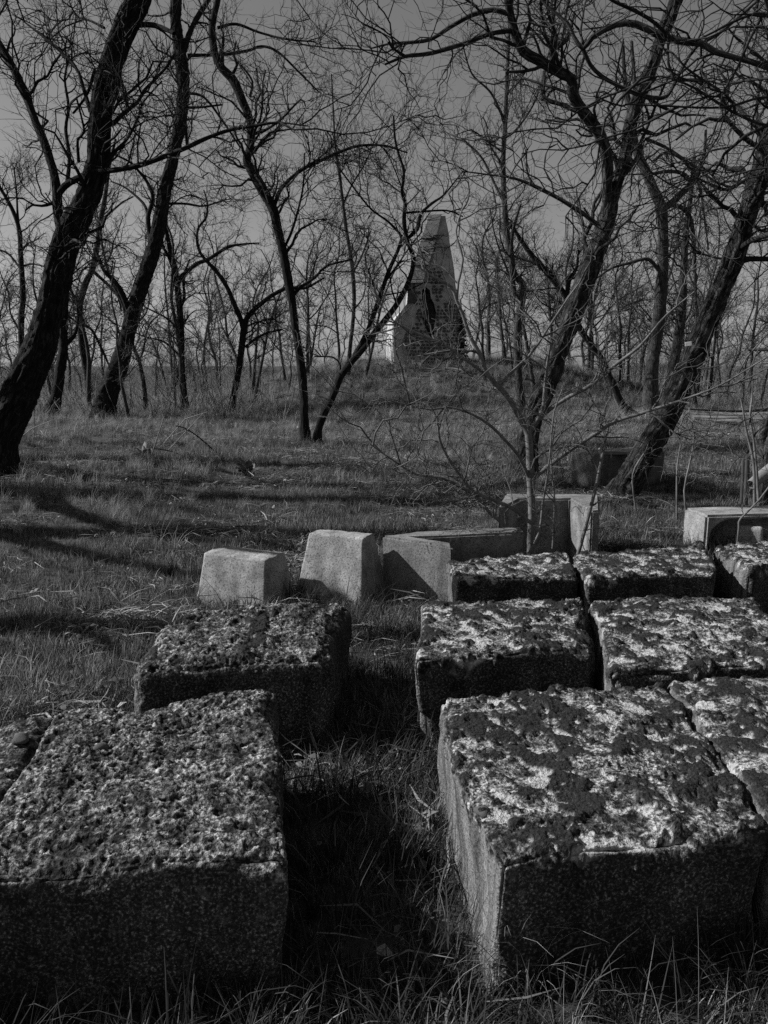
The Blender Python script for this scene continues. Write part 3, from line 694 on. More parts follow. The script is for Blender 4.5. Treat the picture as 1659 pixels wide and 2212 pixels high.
traced_tree('locust_tree', 'small forked tree with wide V crown left of the centre',
    [(500, 893, 14), (506, 850, 14), (515, 803, 14), (521, 760, 14), (526, 718, 15), (532, 690, 11), (548, 670, 11), (565, 655, 10), (590, 637, 9), (622, 622, 8), (660, 622, 6), (700, 600, 4)],
    [[(526, 715, 12), (520, 690, 12), (505, 655, 11), (490, 620, 10), (470, 590, 9), (450, 568, 8), (432, 545, 7), (425, 515, 6), (430, 490, 5), (445, 470, 5), (448, 440, 4), (440, 410, 3)],
     [(530, 750, 7), (548, 735, 6), (575, 720, 5), (610, 712, 4)]],
    sides=11, barkamp=.1, spec=SML, seed=7)
traced_tree('locust_tree', 'winding dark tree left of the centre, twisting up out of frame',
    [(660, 960, 22), (657, 903, 19), (656, 853, 18), (652, 803, 20), (645, 753, 17), (637, 703, 17), (631, 653, 18), (622, 603, 20), (613, 553, 18), (601, 500, 19), (590, 452, 21), (567, 410, 22), (543, 367, 21), (533, 345, 18), (540, 320, 17), (542, 285, 16), (537, 250, 17), (522, 215, 19), (505, 175, 20), (478, 145, 19), (463, 110, 17), (458, 65, 15), (463, 30, 14), (470, 0, 13), (478, -60, 11), (490, -140, 8)],
    [[(592, 448, 9), (603, 415, 9), (625, 388, 8), (655, 365, 8), (690, 348, 7), (730, 330, 7), (775, 315, 6), (830, 315, 4), (880, 330, 3)],
     [(632, 640, 8), (650, 620, 7), (680, 600, 6), (705, 575, 5), (760, 560, 4)],
     [(545, 370, 6), (565, 400, 5), (580, 440, 4)],
     [(610, 545, 6), (630, 500, 6), (645, 450, 5), (655, 400, 4), (658, 330, 3)],
     [(500, 165, 8), (512, 140, 6), (505, 120, 5), (510, 90, 4)],
     [(545, 290, 8), (575, 280, 6), (610, 255, 5), (650, 215, 4), (660, 230, 3)],
     [(540, 210, 6), (545, 175, 5), (520, 140, 4)],
     [(470, 60, 7), (510, 52, 6), (560, 70, 5), (620, 85, 4), (680, 90, 3)]],
    sides=16, barkamp=.14, spec=dict(n=(76, 330, 1400, 2200), s=.95), seed=8, podn=120)
traced_tree('locust_tree', 'dark tree leaning right in front of the monument, forked low',
    [(684, 963, 20), (688, 928, 17), (700, 893, 17), (720, 853, 17), (733, 818, 16), (750, 793, 16), (780, 758, 14), (810, 718, 13), (829, 695, 13), (860, 653, 12), (882, 610, 11), (891, 580, 10), (892, 553, 10), (880, 520, 9), (873, 480, 9), (875, 440, 8), (868, 415, 7), (872, 370, 6), (855, 310, 5), (850, 250, 4)],
    [[(765, 772, 11), (790, 723, 11), (810, 673, 10), (825, 628, 10), (840, 585, 9), (860, 540, 8), (868, 515, 8)],
     [(884, 512, 8), (902, 495, 8), (910, 462, 7), (935, 438, 6), (960, 420, 4), (1000, 370, 3)], [(876, 460, 5), (900, 458, 5), (965, 455, 4), (1000, 468, 3)],
     [(868, 510, 5), (840, 480, 5), (800, 450, 4), (760, 400, 4), (730, 360, 3)],
     [(733, 818, 5), (735, 790, 4), (720, 772, 4), (680, 770, 3)]],
    sides=13, barkamp=.14, spec=MID, seed=9)
traced_tree('locust_tree', 'large forked tree right of the centre with furrowed bark',
    [(1128, 1022, 56), (1138, 953, 44), (1150, 903, 44), (1169, 853, 48), (1192, 803, 44), (1208, 753, 42), (1229, 703, 40), (1247, 653, 42), (1265, 603, 43), (1283, 553, 45), (1304, 500, 40), (1316, 450, 36), (1330, 400, 26), (1351, 340, 27), (1360, 280, 29), (1375, 225, 30), (1394, 175, 30), (1410, 140, 28), (1425, 90, 27), (1445, 40, 29), (1460, 0, 30), (1490, -80, 24), (1510, -180, 18)],
    [([(1312, 450, 26), (1312, 400, 23), (1312, 350, 25), (1304, 310, 26), (1290, 280, 25), (1268, 250, 24), (1248, 224, 23), (1236, 198, 23), (1234, 170, 22), (1214, 160, 22), (1190, 146, 21), (1160, 128, 21), (1130, 110, 22), (1114, 75, 20), (1104, 35, 17), (1097, 0, 16), (1085, -60, 12)], -1.0),
     [(1102, 66, 11), (1054, 75, 10), (1000, 95, 10), (950, 110, 9), (920, 117, 9), (875, 122, 8), (832, 139, 5)],
     [(875, 122, 7), (850, 105, 5), (840, 92, 5)],
     [(1099, 30, 11), (1064, 22, 11), (1020, 32, 10), (970, 60, 9), (930, 85, 8), (880, 92, 7), (840, 95, 5), (800, 105, 3)],
     [(1244, 240, 9), (1210, 225, 9), (1176, 212, 9), (1174, 180, 8), (1174, 155, 9)],
     [(1200, 150, 14), (1192, 110, 14), (1210, 96, 14), (1226, 82, 12), (1230, 65, 9), (1240, 30, 7)],
     [(1190, 130, 7), (1192, 90, 7), (1196, 40, 6), (1200, 0, 5)],
     [(1290, 485, 11), (1250, 455, 10), (1200, 425, 9), (1150, 400, 7), (1110, 385, 6), (1060, 378, 4), (1000, 370, 3)],
     [(1342, 370, 12), (1352, 310, 11), (1372, 220, 10), (1370, 170, 9), (1364, 90, 7)]],
    sides=36, barkamp=.36, bark='bark_mid', twig='twig_mid', spec=dict(n=(80, 300, 950, 1300)), seed=11, podn=80)
traced_tree('locust_tree', 'tall arching tree behind the forked one with pale looping boughs',
    [(1128, 905, 22), (1124, 850, 17), (1119, 790, 16), (1117, 730, 16), (1122, 680, 17), (1130, 620, 16), (1110, 590, 14), (1105, 553, 14), (1095, 500, 13), (1090, 440, 12), (1087, 350, 11), (1092, 250, 10), (1096, 150, 9), (1100, 60, 7), (1104, -40, 6)],
    [[(1112, 640, 11), (1106, 590, 11), (1104, 553, 9), (1108, 500, 7), (1125, 440, 5)], [(1090, 440, 7), (1070, 400, 6), (1040, 340, 5), (1000, 300, 4)], [(1088, 300, 6), (1115, 280, 5), (1150, 230, 4), (1170, 180, 3)],
     [(1090, 260, 6), (1060, 200, 5), (1020, 160, 4), (1000, 100, 3)]],
    sides=12, barkamp=.1, bark='bark_mid', twig='twig_mid', spec=MID, seed=12)
traced_tree('locust_tree', 'pale barked forked tree with drooping branches, left of the leaning trunk',
    [(1404, 893, 30), (1408, 803, 27), (1417, 728, 27), (1424, 678, 27), (1430, 603, 25), (1432, 553, 24), (1432, 500, 23), (1428, 448, 24), (1414, 415, 21), (1396, 372, 20), (1376, 328, 19), (1368, 290, 15), (1362, 240, 12), (1350, 170, 9), (1345, 90, 7)],
    [[(1432, 450, 18), (1450, 440, 17), (1470, 420, 16), (1490, 400, 14), (1500, 380, 11), (1520, 340, 8), (1525, 280, 6)], [(1495, 395, 9), (1475, 375, 9), (1445, 370, 8), (1410, 375, 7)],
     [(1450, 443, 10), (1475, 450, 10), (1490, 470, 10), (1497, 505, 9), (1500, 553, 8), (1502, 620, 6), (1505, 680, 4)], [(1410, 350, 7), (1440, 330, 7), (1480, 350, 7), (1510, 400, 6), (1520, 460, 5), (1530, 540, 4)],
     [(1426, 588, 9), (1400, 560, 8), (1360, 568, 7), (1320, 580, 5), (1290, 600, 4)], [(1395, 300, 8), (1440, 320, 7), (1500, 360, 6), (1550, 395, 5), (1590, 405, 3)]],
    sides=14, barkamp=.1, bark='bark_smooth', twig='twig_mid', spec=dict(n=(70, 260, 1000, 1500), up=-.14, s=.95), seed=13)
traced_tree('locust_tree', 'second pale stem standing just behind the drooping tree',
    [(1446, 880, 26), (1452, 803, 24), (1466, 728, 22), (1474, 660, 18), (1476, 600, 16), (1480, 520, 14), (1490, 440, 11), (1500, 340, 8)], [], sides=11, barkamp=.12, bark='bark_mid', twig='twig_mid', spec=dict(n=(30, 110, 420, 600), up=-.14, s=.8), seed=14)
traced_tree('locust_tree', 'stout trunk with deep bark leaning out at the right edge',
    [(1336, 1078, 68), (1360, 1040, 60), (1394, 978, 55), (1430, 918, 54), (1460, 853, 54), (1494, 778, 48), (1525, 703, 45), (1550, 643, 44), (1574, 583, 43), (1586, 553, 44), (1606, 490, 42), (1626, 425, 41), (1646, 360, 40), (1665, 300, 38), (1700, 200, 34), (1735, 90, 28), (1760, -20, 22)],
    [[(1640, 372, 8), (1600, 395, 8), (1570, 410, 7), (1540, 402, 6), (1500, 380, 4)], [(1592, 540, 6), (1570, 560, 6), (1535, 553, 5), (1500, 545, 4)]],
    sides=44, barkamp=.42, bark='bark_mid', twig='twig_mid', spec=dict(n=(46, 190, 760, 1200), up=-.05), seed=15, tmin=.5, flare=1.15)
traced_tree('locust_tree', 'thin dark trunk leaning left behind the forked tree',
    [(1366, 897, 18), (1344, 873, 15), (1319, 818, 14), (1294, 768, 14), (1255, 713, 14), (1225, 645, 14), (1195, 605, 13), (1165, 570, 12), (1140, 540, 10), (1120, 510, 8), (1100, 480, 6)],
    [[(1225, 640, 10), (1230, 605, 10), (1245, 580, 7), (1250, 540, 5)], [(1170, 572, 7), (1130, 560, 6), (1080, 540, 4)]], sides=11, barkamp=.14, spec=SML, seed=16)
# overhanging boughs from a tree at the right, outside the frame
traced_tree('locust_tree', 'tree outside the right edge sending pale boughs across the top right',
    [(1990, 1300, 60), (1960, 1000, 54), (1925, 700, 48), (1890, 420, 44), (1850, 240, 38), (1830, 80, 30), (1815, -60, 24)],
    [([(1856, 260, 14), (1760, 200, 13), (1659, 146, 12), (1590, 125, 12), (1545, 112, 13), (1515, 94, 14), (1470, 88, 15), (1424, 75, 15), (1374, 52, 15), (1330, 53, 14), (1280, 80, 12), (1260, 105, 11), (1240, 80, 9), (1225, 50, 8), (1190, 20, 6), (1170, 0, 5)], .6),
     [(1260, 108, 9), (1275, 140, 9), (1300, 165, 9), (1335, 185, 9), (1380, 205, 9), (1430, 212, 9), (1450, 195, 8), (1475, 145, 8), (1505, 100, 8), (1550, 75, 7), (1610, 25, 6), (1650, -10, 5)],
     [(1448, 82, 8), (1415, 50, 8), (1375, 25, 8), (1330, 5, 7), (1290, -20, 6)], [(1860, 280, 9), (1760, 275, 8), (1659, 272, 7), (1580, 240, 6), (1500, 190, 5), (1430, 165, 4), (1380, 170, 3)],
     [(1860, 300, 8), (1740, 250, 7), (1659, 210, 6), (1560, 232, 5), (1420, 228, 4), (1350, 225, 3)], [(1840, 160, 9), (1740, 80, 8), (1659, 30, 7), (1600, 40, 6), (1540, 70, 5), (1500, 90, 4)]],
    Y=6.6, sides=14, barkamp=.12, bark='bark_smooth', twig='twig_mid', spec=dict(n=(52, 200, 650, 900), s=.8, up=-.02), seed=17, tmin=.12, podn=60)
traced_tree('locust_tree', 'thin grey tree rising just left of the monument',
    [(752, 812, 9), (756, 753, 9), (762, 700, 9), (765, 650, 9), (763, 600, 9), (757, 550, 9), (747, 490, 8), (740, 430, 7), (732, 370, 6), (724, 310, 5), (720, 240, 4), (716, 160, 3)],
    [[(762, 590, 5), (778, 560, 4), (790, 530, 4), (800, 500, 3)], [(742, 440, 4), (760, 400, 4), (790, 350, 3), (810, 300, 3)], [(764, 670, 4), (785, 640, 3), (790, 600, 2)]],
    sides=8, barkamp=.08, twig='twig_mid', bark='bark_mid', spec=dict(n=(26, 120, 420, 600), s=1.0), seed=18)

# ------------------------------------------------------------------ shrub between the blocks (pale stems, traced)
def shrub():
    W_ = lambda L_: [(x, y, w_ * 1.3) for x, y, w_ in L_]
    traced_tree('bare_shrub', 'bare many-branched shrub with pale stems between the blocks',
        W_([(1150, 1268, 14), (1147, 1180, 14), (1149, 1100, 13), (1146, 1033, 13), (1144, 978, 12), (1141, 938, 12), (1129, 913, 11), (1110, 880, 10), (1085, 843, 9), (1055, 813, 8), (1035, 763, 8), (1014, 723, 7), (1000, 680, 6), (987, 650, 6), (975, 620, 5), (940, 600, 4), (920, 588, 3), (895, 570, 2)]),
        [(W_([(1143, 935, 9), (1160, 910, 9), (1175, 878, 9), (1178, 840, 7), (1182, 790, 5), (1190, 740, 3)]), -.3),
         (W_([(1165, 905, 8), (1190, 882, 8), (1230, 857, 7), (1280, 830, 7), (1330, 788, 6), (1380, 750, 5), (1410, 715, 4), (1440, 680, 3), (1500, 630, 2)]), -.5),
         (W_([(1150, 1035, 8), (1200, 995, 8), (1250, 960, 7), (1290, 935, 7), (1330, 910, 6), (1380, 895, 6), (1440, 875, 5), (1500, 855, 4), (1560, 830, 3), (1659, 770, 2)]), -.7),
         (W_([(1147, 1040, 6), (1120, 985, 6), (1090, 950, 5), (1060, 920, 5), (1020, 895, 4), (970, 880, 4), (930, 885, 3), (880, 875, 3), (820, 860, 2)]), -.4),
         (W_([(1146, 1130, 7), (1110, 1100, 7), (1060, 1078, 6), (1010, 1060, 6), (960, 1035, 5), (900, 1025, 4), (850, 995, 3), (800, 960, 2)]), -.6),
         (W_([(1120, 1185, 7), (1085, 1130, 7), (1060, 1110, 6), (1020, 1060, 5), (975, 1000, 5), (950, 950, 4), (945, 905, 3), (925, 870, 2)]), -.5),
         (W_([(1055, 813, 5), (1010, 780, 5), (960, 745, 4), (900, 720, 4), (860, 700, 3), (829, 690, 2)]), -.2),
         (W_([(1085, 843, 5), (1040, 830, 4), (1000, 800, 3), (960, 795, 2)]), .3),
         (W_([(1080, 830, 5), (1110, 800, 5), (1150, 760, 4), (1190, 700, 4), (1230, 640, 3), (1260, 600, 2)]), -.2),
         (W_([(987, 650, 5), (990, 610, 4), (1000, 560, 4), (985, 500, 3), (1000, 450, 2)]), .1),
         (W_([(1035, 763, 4), (1000, 755, 3), (950, 760, 3), (900, 770, 2)]), .1)],
        Y=5.75, sides=10, barkamp=.04, bark='bark_shrub', twig='twig_shrub', group=None, spec=dict(n=(80, 300, 800, 700), s=.45, r=.6, up=.03), seed=31, cat='shrub', tmin=.12, sink=.1, lstep=.06, flare=1.15)
    for k, (ln, lab) in enumerate([([(1230, 1262, 8), (1262, 1150, 8), (1275, 1100, 8), (1290, 1040, 7), (1300, 990, 6), (1308, 950, 5), (1318, 910, 4)], 'thick pale sapling stem right of the shrub'),
                                    ([(1185, 1262, 5), (1195, 1170, 5), (1198, 1080, 4), (1194, 1040, 4), (1190, 990, 3), (1196, 940, 3), (1203, 900, 2)], 'thin pale sapling stem just right of the shrub'),
                                    ([(1112, 1262, 6), (1140, 1200, 6), (1165, 1150, 5), (1172, 1090, 5), (1184, 1020, 4), (1190, 960, 4), (1197, 890, 3), (1215, 840, 2)], 'crooked pale sapling stem crossing the shrub')]):
        traced_tree('sapling', lab, ln, [], Y=5.55 - .1 * k, sides=8, barkamp=.0, bark='bark_shrub', twig='twig_shrub', group='pale saplings among the blocks', spec=dict(n=(9, 22, 50, 40), s=.25, r=.4, up=.03), seed=41 + k, cat='sapling', tmin=.25, sink=.08, flare=1.1)
M['bark_shrub'] = simple('shrub_bark', .14, .32, 18, .003); M['twig_shrub'] = mat_twig('shrub_twigs', .09, .22)
shrub()
for k, (ln, lab, Y_) in enumerate([([(1630, 1100, 6), (1628, 1000, 6), (1612, 930, 5), (1606, 890, 4), (1600, 860, 3)], 'thin pale sapling stem by the right edge, left of its twin', 7.2),
                                    ([(1640, 1100, 6), (1634, 1010, 6), (1628, 950, 5), (1620, 900, 5), (1625, 860, 4), (1626, 820, 3)], 'taller pale sapling stem by the right edge', 7.4),
                                    ([(1462, 1125, 4), (1462, 1050, 4), (1463, 1010, 4), (1466, 985, 3), (1470, 960, 2)], 'small forked seedling in front of the concrete box', 7.6),
                                    ([(1484, 1120, 4), (1478, 1060, 4), (1488, 1010, 4), (1496, 970, 3), (1500, 930, 2)], 'thin wand-like seedling right of the concrete box', 7.4),
                                    ([(1590, 1215, 5), (1596, 1140, 4), (1600, 1120, 4), (1640, 1080, 4), (1690, 1010, 3)], 'pale bent stem in front of the arched block', 6.0),
                                    ([(1372, 1090, 4), (1366, 1040, 4), (1372, 1010, 4), (1394, 975, 3), (1400, 960, 2)], 'pale whip growing against the leaning trunk', 8.0)]):
    traced_tree('sapling', lab, ln, [], Y=Y_, sides=7, barkamp=.0, bark='twig_pale', twig='twig_shrub', group='pale saplings among the blocks', spec=dict(n=(6, 12, 24, 0), s=.2, r=.4), seed=51 + k, cat='sapling', tmin=.3, sink=.1, flare=1.1)

# gnarled stump-like trunk, posts, log, at the right edge
traced_tree('locust_tree', 'gnarled trunk base cut off by the right edge', [(1690, 1090, 90), (1682, 1040, 78), (1680, 1000, 70), (1690, 950, 62), (1712, 880, 54), (1740, 760, 48), (1790, 560, 40), (1830, 380, 30)], [[(1660, 985, 26), (1640, 960, 24), (1650, 930, 20), (1668, 900, 18)]],
    Y=8.3, sides=30, barkamp=.4, bark='bark_mid', twig='twig_mid', spec=dict(n=(20, 60, 200, 0), s=.7, up=-.05), seed=19, tmin=.55)
def post(px, y0, y1, wpx, Y, label, mat='wood'):
    a, b = P(px, y1, Y), P(px + 3, y0, Y); r = wpx / 2 * depth(a) / FPX
    pts = np.stack([a, a * .5 + b * .5, b - (b - a) * .02, b]); pts[0][2] -= .1; org = np.array([a[0], a[1], 0])
    V, F = tubes(pts[None], np.array([[r, r * .97, r * .95, r * .8]]), 10); F = [list(f) for f in F]
    me = bpy.data.meshes.new('post'); me.from_pydata([tuple(v - org) for v in V], [], F + [list(range(len(V) - 10, len(V)))]); me.update()
    tag(ob('post', me, M[mat], loc=org), label, 'post', 'short dark posts at the right')
post(1604, 990, 1068, 9, 8.0, 'short dark wooden post near the right edge, left one'); post(1612, 984, 1070, 10, 7.9, 'short dark wooden post near the right edge, right one')
def log(name, pl, label, mat, cat, sides=12):
    pts = np.array([p for p, r in pl]); rad = np.array([r for p, r in pl]); org = pts.mean(0)
    me = trunk_mesh(name, pts, rad, sides, org, .06, 3); o = ob(name, me, M[mat], loc=org); tag(o, label, cat); return o
log('cut_log', [(P(1622, 1047, 7.7), .05), (P(1640, 1033, 7.75), .06), (P(1668, 1012, 7.8), .062)], 'pale debarked log end by the gnarled trunk', 'cutwood', 'log')
a_ = GG(1478, 893); log('fallen_pole', [(P(1476, 883, 18.5), .015), (P(1530, 886, 18.6), .025), (P(1590, 888, 18.7), .03), (P(1640, 886, 18.8), .04), (P(1720, 878, 19.0), .05)], 'dark fallen pole lying along the path', 'wood', 'pole')
# white marker plate on the stout leaning trunk
mp = P(1487, 743, 8.75); s_ = depth(mp) / FPX
bm = bmesh.new(); bmesh.ops.create_cube(bm, size=1.0); bmesh.ops.scale(bm, vec=(14 * s_, .012, 9 * s_), verts=bm.verts); bmesh.ops.bevel(bm, geom=list(bm.edges), offset=.003, segments=1, affect='EDGES')
me = bpy.data.meshes.new('marker_plate'); bm.to_mesh(me); bm.free(); o = ob('marker_plate', me, M['white'], loc=mp); o.rotation_euler = (0, math.radians(-8), math.radians(-20)); tag(o, 'small white marker plate on the stout leaning trunk', 'marker plate')

# ------------------------------------------------------------------ trees of the thicket behind, and shade trees at the left outside the frame
def generic_tree(seed, h, lean, crown, spec, sides=7, fork=True):
    g = np.random.default_rng(seed); n = 9; t = np.linspace(0, 1, n)
    x = np.cumsum(g.normal(0, .035 * h, n)) * t + lean * t * h; y = np.cumsum(g.normal(0, .03 * h, n)) * t; pts = np.stack([x, y, t * h], 1); pts[0] = 0
    rad = np.interp(t, [0, .1, 1], [crown * 1.35, crown, crown * .25]); skel = [(pts, rad)]
    me = [trunk_mesh('trunk', np.vstack([[0, 0, -.2], pts]), np.concatenate([[rad[0] * 1.05], rad]), sides, np.zeros(3), .1 if sides > 8 else 0, seed, .2)]; lims = []
    for k in range(3 if fork else 1):
        q = g.integers(2, 6); a = g.uniform(0, 6.28); L = h * g.uniform(.3, .5); d = np.array([math.cos(a) * .7, math.sin(a) * .7, .75]); p = [pts[q]]
        for _ in range(6): d = d / np.linalg.norm(d) + g.normal(0, .2, 3); p.append(p[-1] + d / np.linalg.norm(d) * L / 6)
        p = np.array(p); r = np.linspace(rad[q] * .6, rad[q] * .15, 7); skel.append((p, r)); lims.append(trunk_mesh('limb', p, r, max(5, sides - 2), np.zeros(3), 0, seed, .25))
    (V, F), _ = twigs_for(skel, g, spec, .22)
    return me[0], lims, mesh_np('twigs', V, F)
def place(var, loc, rz, sc_, label, group, name, bark, twig, cat='tree'):
    root = empty(name, loc); root.rotation_euler = (0, 0, rz); root.scale = (sc_,) * 3; tag(root, label, cat, group)
    tr, lims, tw = var
    ob('trunk', tr, M[bark], root)
    for l in lims: ob('limb', l, M[bark], root)
    tag(ob('twigs', tw, M[twig], root), kind='stuff')
VAR = [generic_tree(300 + k, 7.0 + (k % 3) * .8, (-.18, .05, .16, -.04, .1, -.1, .2, 0)[k], .085, dict(n=(34, 130, 420, 520), s=1.0, r=1.6)) for k in range(8)]
g = np.random.default_rng(77); placed = []
def thicket(n, px0, px1, y0, y1, label, group, smin, smax):
    c = 0; tries = 0
    while c < n and tries < 2000:
        tries += 1
        Y = g.uniform(y0, y1); px = g.uniform(px0, px1); x = (px - CX) / FPX * Y * 1.0
        if math.hypot((x - 1.7) / 2.6, (Y - 31) / 3.0) < 1: continue
        if any((x - a) ** 2 + (Y - b) ** 2 < .7 for a, b in placed): continue
        if 8 < x < 26 and 20.5 < Y < 28: continue
        placed.append((x, Y)); place(VAR[g.integers(8)], (x, Y, zg1(x, Y)), g.uniform(0, 6.28), g.uniform(smin, smax), label, group, 'thicket_tree', 'bark_smooth', 'twig_hazed'); c += 1  # pale bark and twigs stand in for haze over the distance
for n_, p0, p1, y0, y1, lab in [(6, -60, 110, 22, 46, 'slender bare thicket tree at the left edge behind the thickest trunk'), (6, 120, 240, 24, 48, 'slender bare thicket tree seen between the two thick leaning trunks'),
        (6, 270, 400, 22, 46, 'slender bare thicket tree right of the second leaning trunk'), (6, 405, 520, 26, 50, 'slender bare thicket tree behind the small V crowned tree'),
        (6, 520, 640, 28, 54, 'slender bare thicket tree left of the winding trunk'), (6, 660, 800, 28, 55, 'slender bare thicket tree between the winding trunk and the monument'),
        (8, 1005, 1120, 27, 52, 'slender bare thicket tree close right of the monument'), (8, 1130, 1240, 26, 55, 'slender bare thicket tree behind the large forked tree'),
        (10, 1250, 1400, 26, 55, 'slender bare thicket tree between the forked and the drooping tree'), (10, 1400, 1540, 28, 50, 'slender bare thicket tree behind the drooping tree and leaning trunk'),
        (10, 1540, 1740, 28, 52, 'slender bare thicket tree in the dense growth at the right edge')]:
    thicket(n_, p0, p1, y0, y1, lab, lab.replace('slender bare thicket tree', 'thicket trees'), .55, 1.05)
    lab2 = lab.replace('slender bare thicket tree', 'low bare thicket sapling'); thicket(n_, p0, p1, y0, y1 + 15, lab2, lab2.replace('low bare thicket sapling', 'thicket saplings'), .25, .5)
SH = generic_tree(401, 9.5, .22, .38, dict(n=(26, 80, 180, 0), s=1.15), sides=12)
for k, (x, y, rz, s_) in enumerate([(-5.6, 4.98, -.05, .5), (-6.5, 7.6, .35, .72), (-7.9, 10.2, -.35, .9), (-10.5, 13.2, .3, 1.0), (-13.5, 10.5, .1, 1.05), (-15.5, 17.0, .2, 1.05)]):
    place(SH, (x, y, zg1(x, y)), rz, s_, ('shade tree just beyond the left edge nearest the blocks', 'crooked shade tree beyond the left edge behind the nearest one', 'shade tree beyond the left edge in line with the thickest trunk', 'shade tree beyond the left edge level with the grove', 'shade tree farthest beyond the left edge', 'shade tree beyond the left edge behind the grove')[k], 'shade trees beyond the left edge', 'shade_tree', 'bark_dark', 'twig_dark')

# brushwood at the foot of the thicket: one uncountable mass
def brush():
    g = np.random.default_rng(9); n = 5600
    Y = 23 + 60 * g.random(n) ** 1.5; px = g.uniform(-150, 1800, n); x = (px - CX) / FPX * Y
    keep = (np.hypot((x - 1.7) / 7.5, (Y - 31) / 7.0) > 1) & ~((x > 8) & (x < 26) & (Y < 28.5)) & ((Y > 29) | (x < -3)); x, Y = x[keep], Y[keep]; n = len(x)
    o = np.stack([x, Y, zground(x, Y)], 1); d = np.stack([g.normal(0, .35, n), g.normal(0, .35, n), np.ones(n)], 1); L = g.uniform(.5, 2.4, n) * (.6 + .8 * sst(-.3, .5, pn(np.stack([x, Y, 0 * x], 1) * .25))) * np.where(Y > 45, 1.3, 1.0)
    pts = [o]; 
    for k in range(5):
        d = d / np.linalg.norm(d, axis=1, keepdims=True); pts.append(pts[-1] + d * (L / 5)[:, None]); d = d + g.normal(0, .22, (n, 3))
    pts = np.stack(pts, 1); rad = (g.uniform(.006, .013, n) * (.7 + Y / 60))[:, None] * np.linspace(1, .4, 6)[None]
    l2 = grow(flat((pts, rad)), n * 2, .25, .9, .6, 4, g, rmin=.005, rmax=.009)
    V, F = merge([tubes(pts, rad, 3), tubes(*l2, 3)])
    tag(ob('brushwood', mesh_np('brushwood', V, F), M['twig_brush']), 'grey tangle of undergrowth at the foot of the far thicket', 'brushwood', kind='stuff')
brush()
# ------------------------------------------------------------------ grass (scattered patches of real blades)
def patch(seed, n, R_, hlo, hhi, wlo, whi, bend, flop=0.0, seg=3, tuft=16):
    g = np.random.default_rng(seed); nt_ = max(3, n // tuft); tr_ = R_ * np.sqrt(g.random(nt_)); ta = g.uniform(0, 6.283, nt_); tid = g.integers(0, nt_, n); th_ = g.uniform(.55, 1.45, nt_); td = g.uniform(0, 6.283, nt_)
    a = g.uniform(0, 6.283, n); rr = g.random(n) * R_ * .3
    o = np.stack([tr_[tid] * np.cos(ta[tid]) + rr * np.cos(a), tr_[tid] * np.sin(ta[tid]) + rr * np.sin(a), np.zeros(n) - .01], 1); dirn = np.where(g.random(n) < .45, td[tid] + g.normal(0, .5, n), a + g.normal(0, .8, n)); side = np.stack([-np.sin(dirn), np.cos(dirn), 0 * a], 1)
    fw = np.stack([np.cos(dirn), np.sin(dirn), 0 * a], 1); h = g.uniform(hlo, hhi, n) * g.uniform(.7, 1.15, n) * th_[tid]; wd = g.uniform(wlo, whi, n); be = g.uniform(.1, 1, n) * bend + flop * g.random(n)
    ttone = g.uniform(-.18, .18, nt_)[tid]
    tw = g.normal(0, .5, n)
    V = []; ang = g.uniform(0, .35, n); p = o.copy()
    for k in range(seg + 1):
        t = k / seg; ww = wd * (1 - t ** 1.6) * .5 + .0002; s2 = side * np.cos(tw * t)[:, None] + fw * np.sin(tw * t)[:, None]
        V.append(np.stack([p - s2 * ww[:, None], p + s2 * ww[:, None]], 1))
        an = ang + be * t; p = p + (fw * np.sin(an)[:, None] + np.array([0, 0, 1]) * np.cos(an)[:, None]) * (h / seg)[:, None]
    V = np.stack(V, 1)  # n, seg+1, 2, 3
    idx = np.arange(n)[:, None] * (seg + 1) * 2 + np.arange(seg)[None] * 2
    F = np.stack([idx, idx + 1, idx + 3, idx + 2], -1).reshape(-1, 4)
    tone = np.repeat(np.clip(g.beta(2, 2.6, n) + ttone, 0, 1), (seg + 1) * 2)
    return mesh_np('grass_patch', V.reshape(-1, 3), F, True, {'tone': tone})
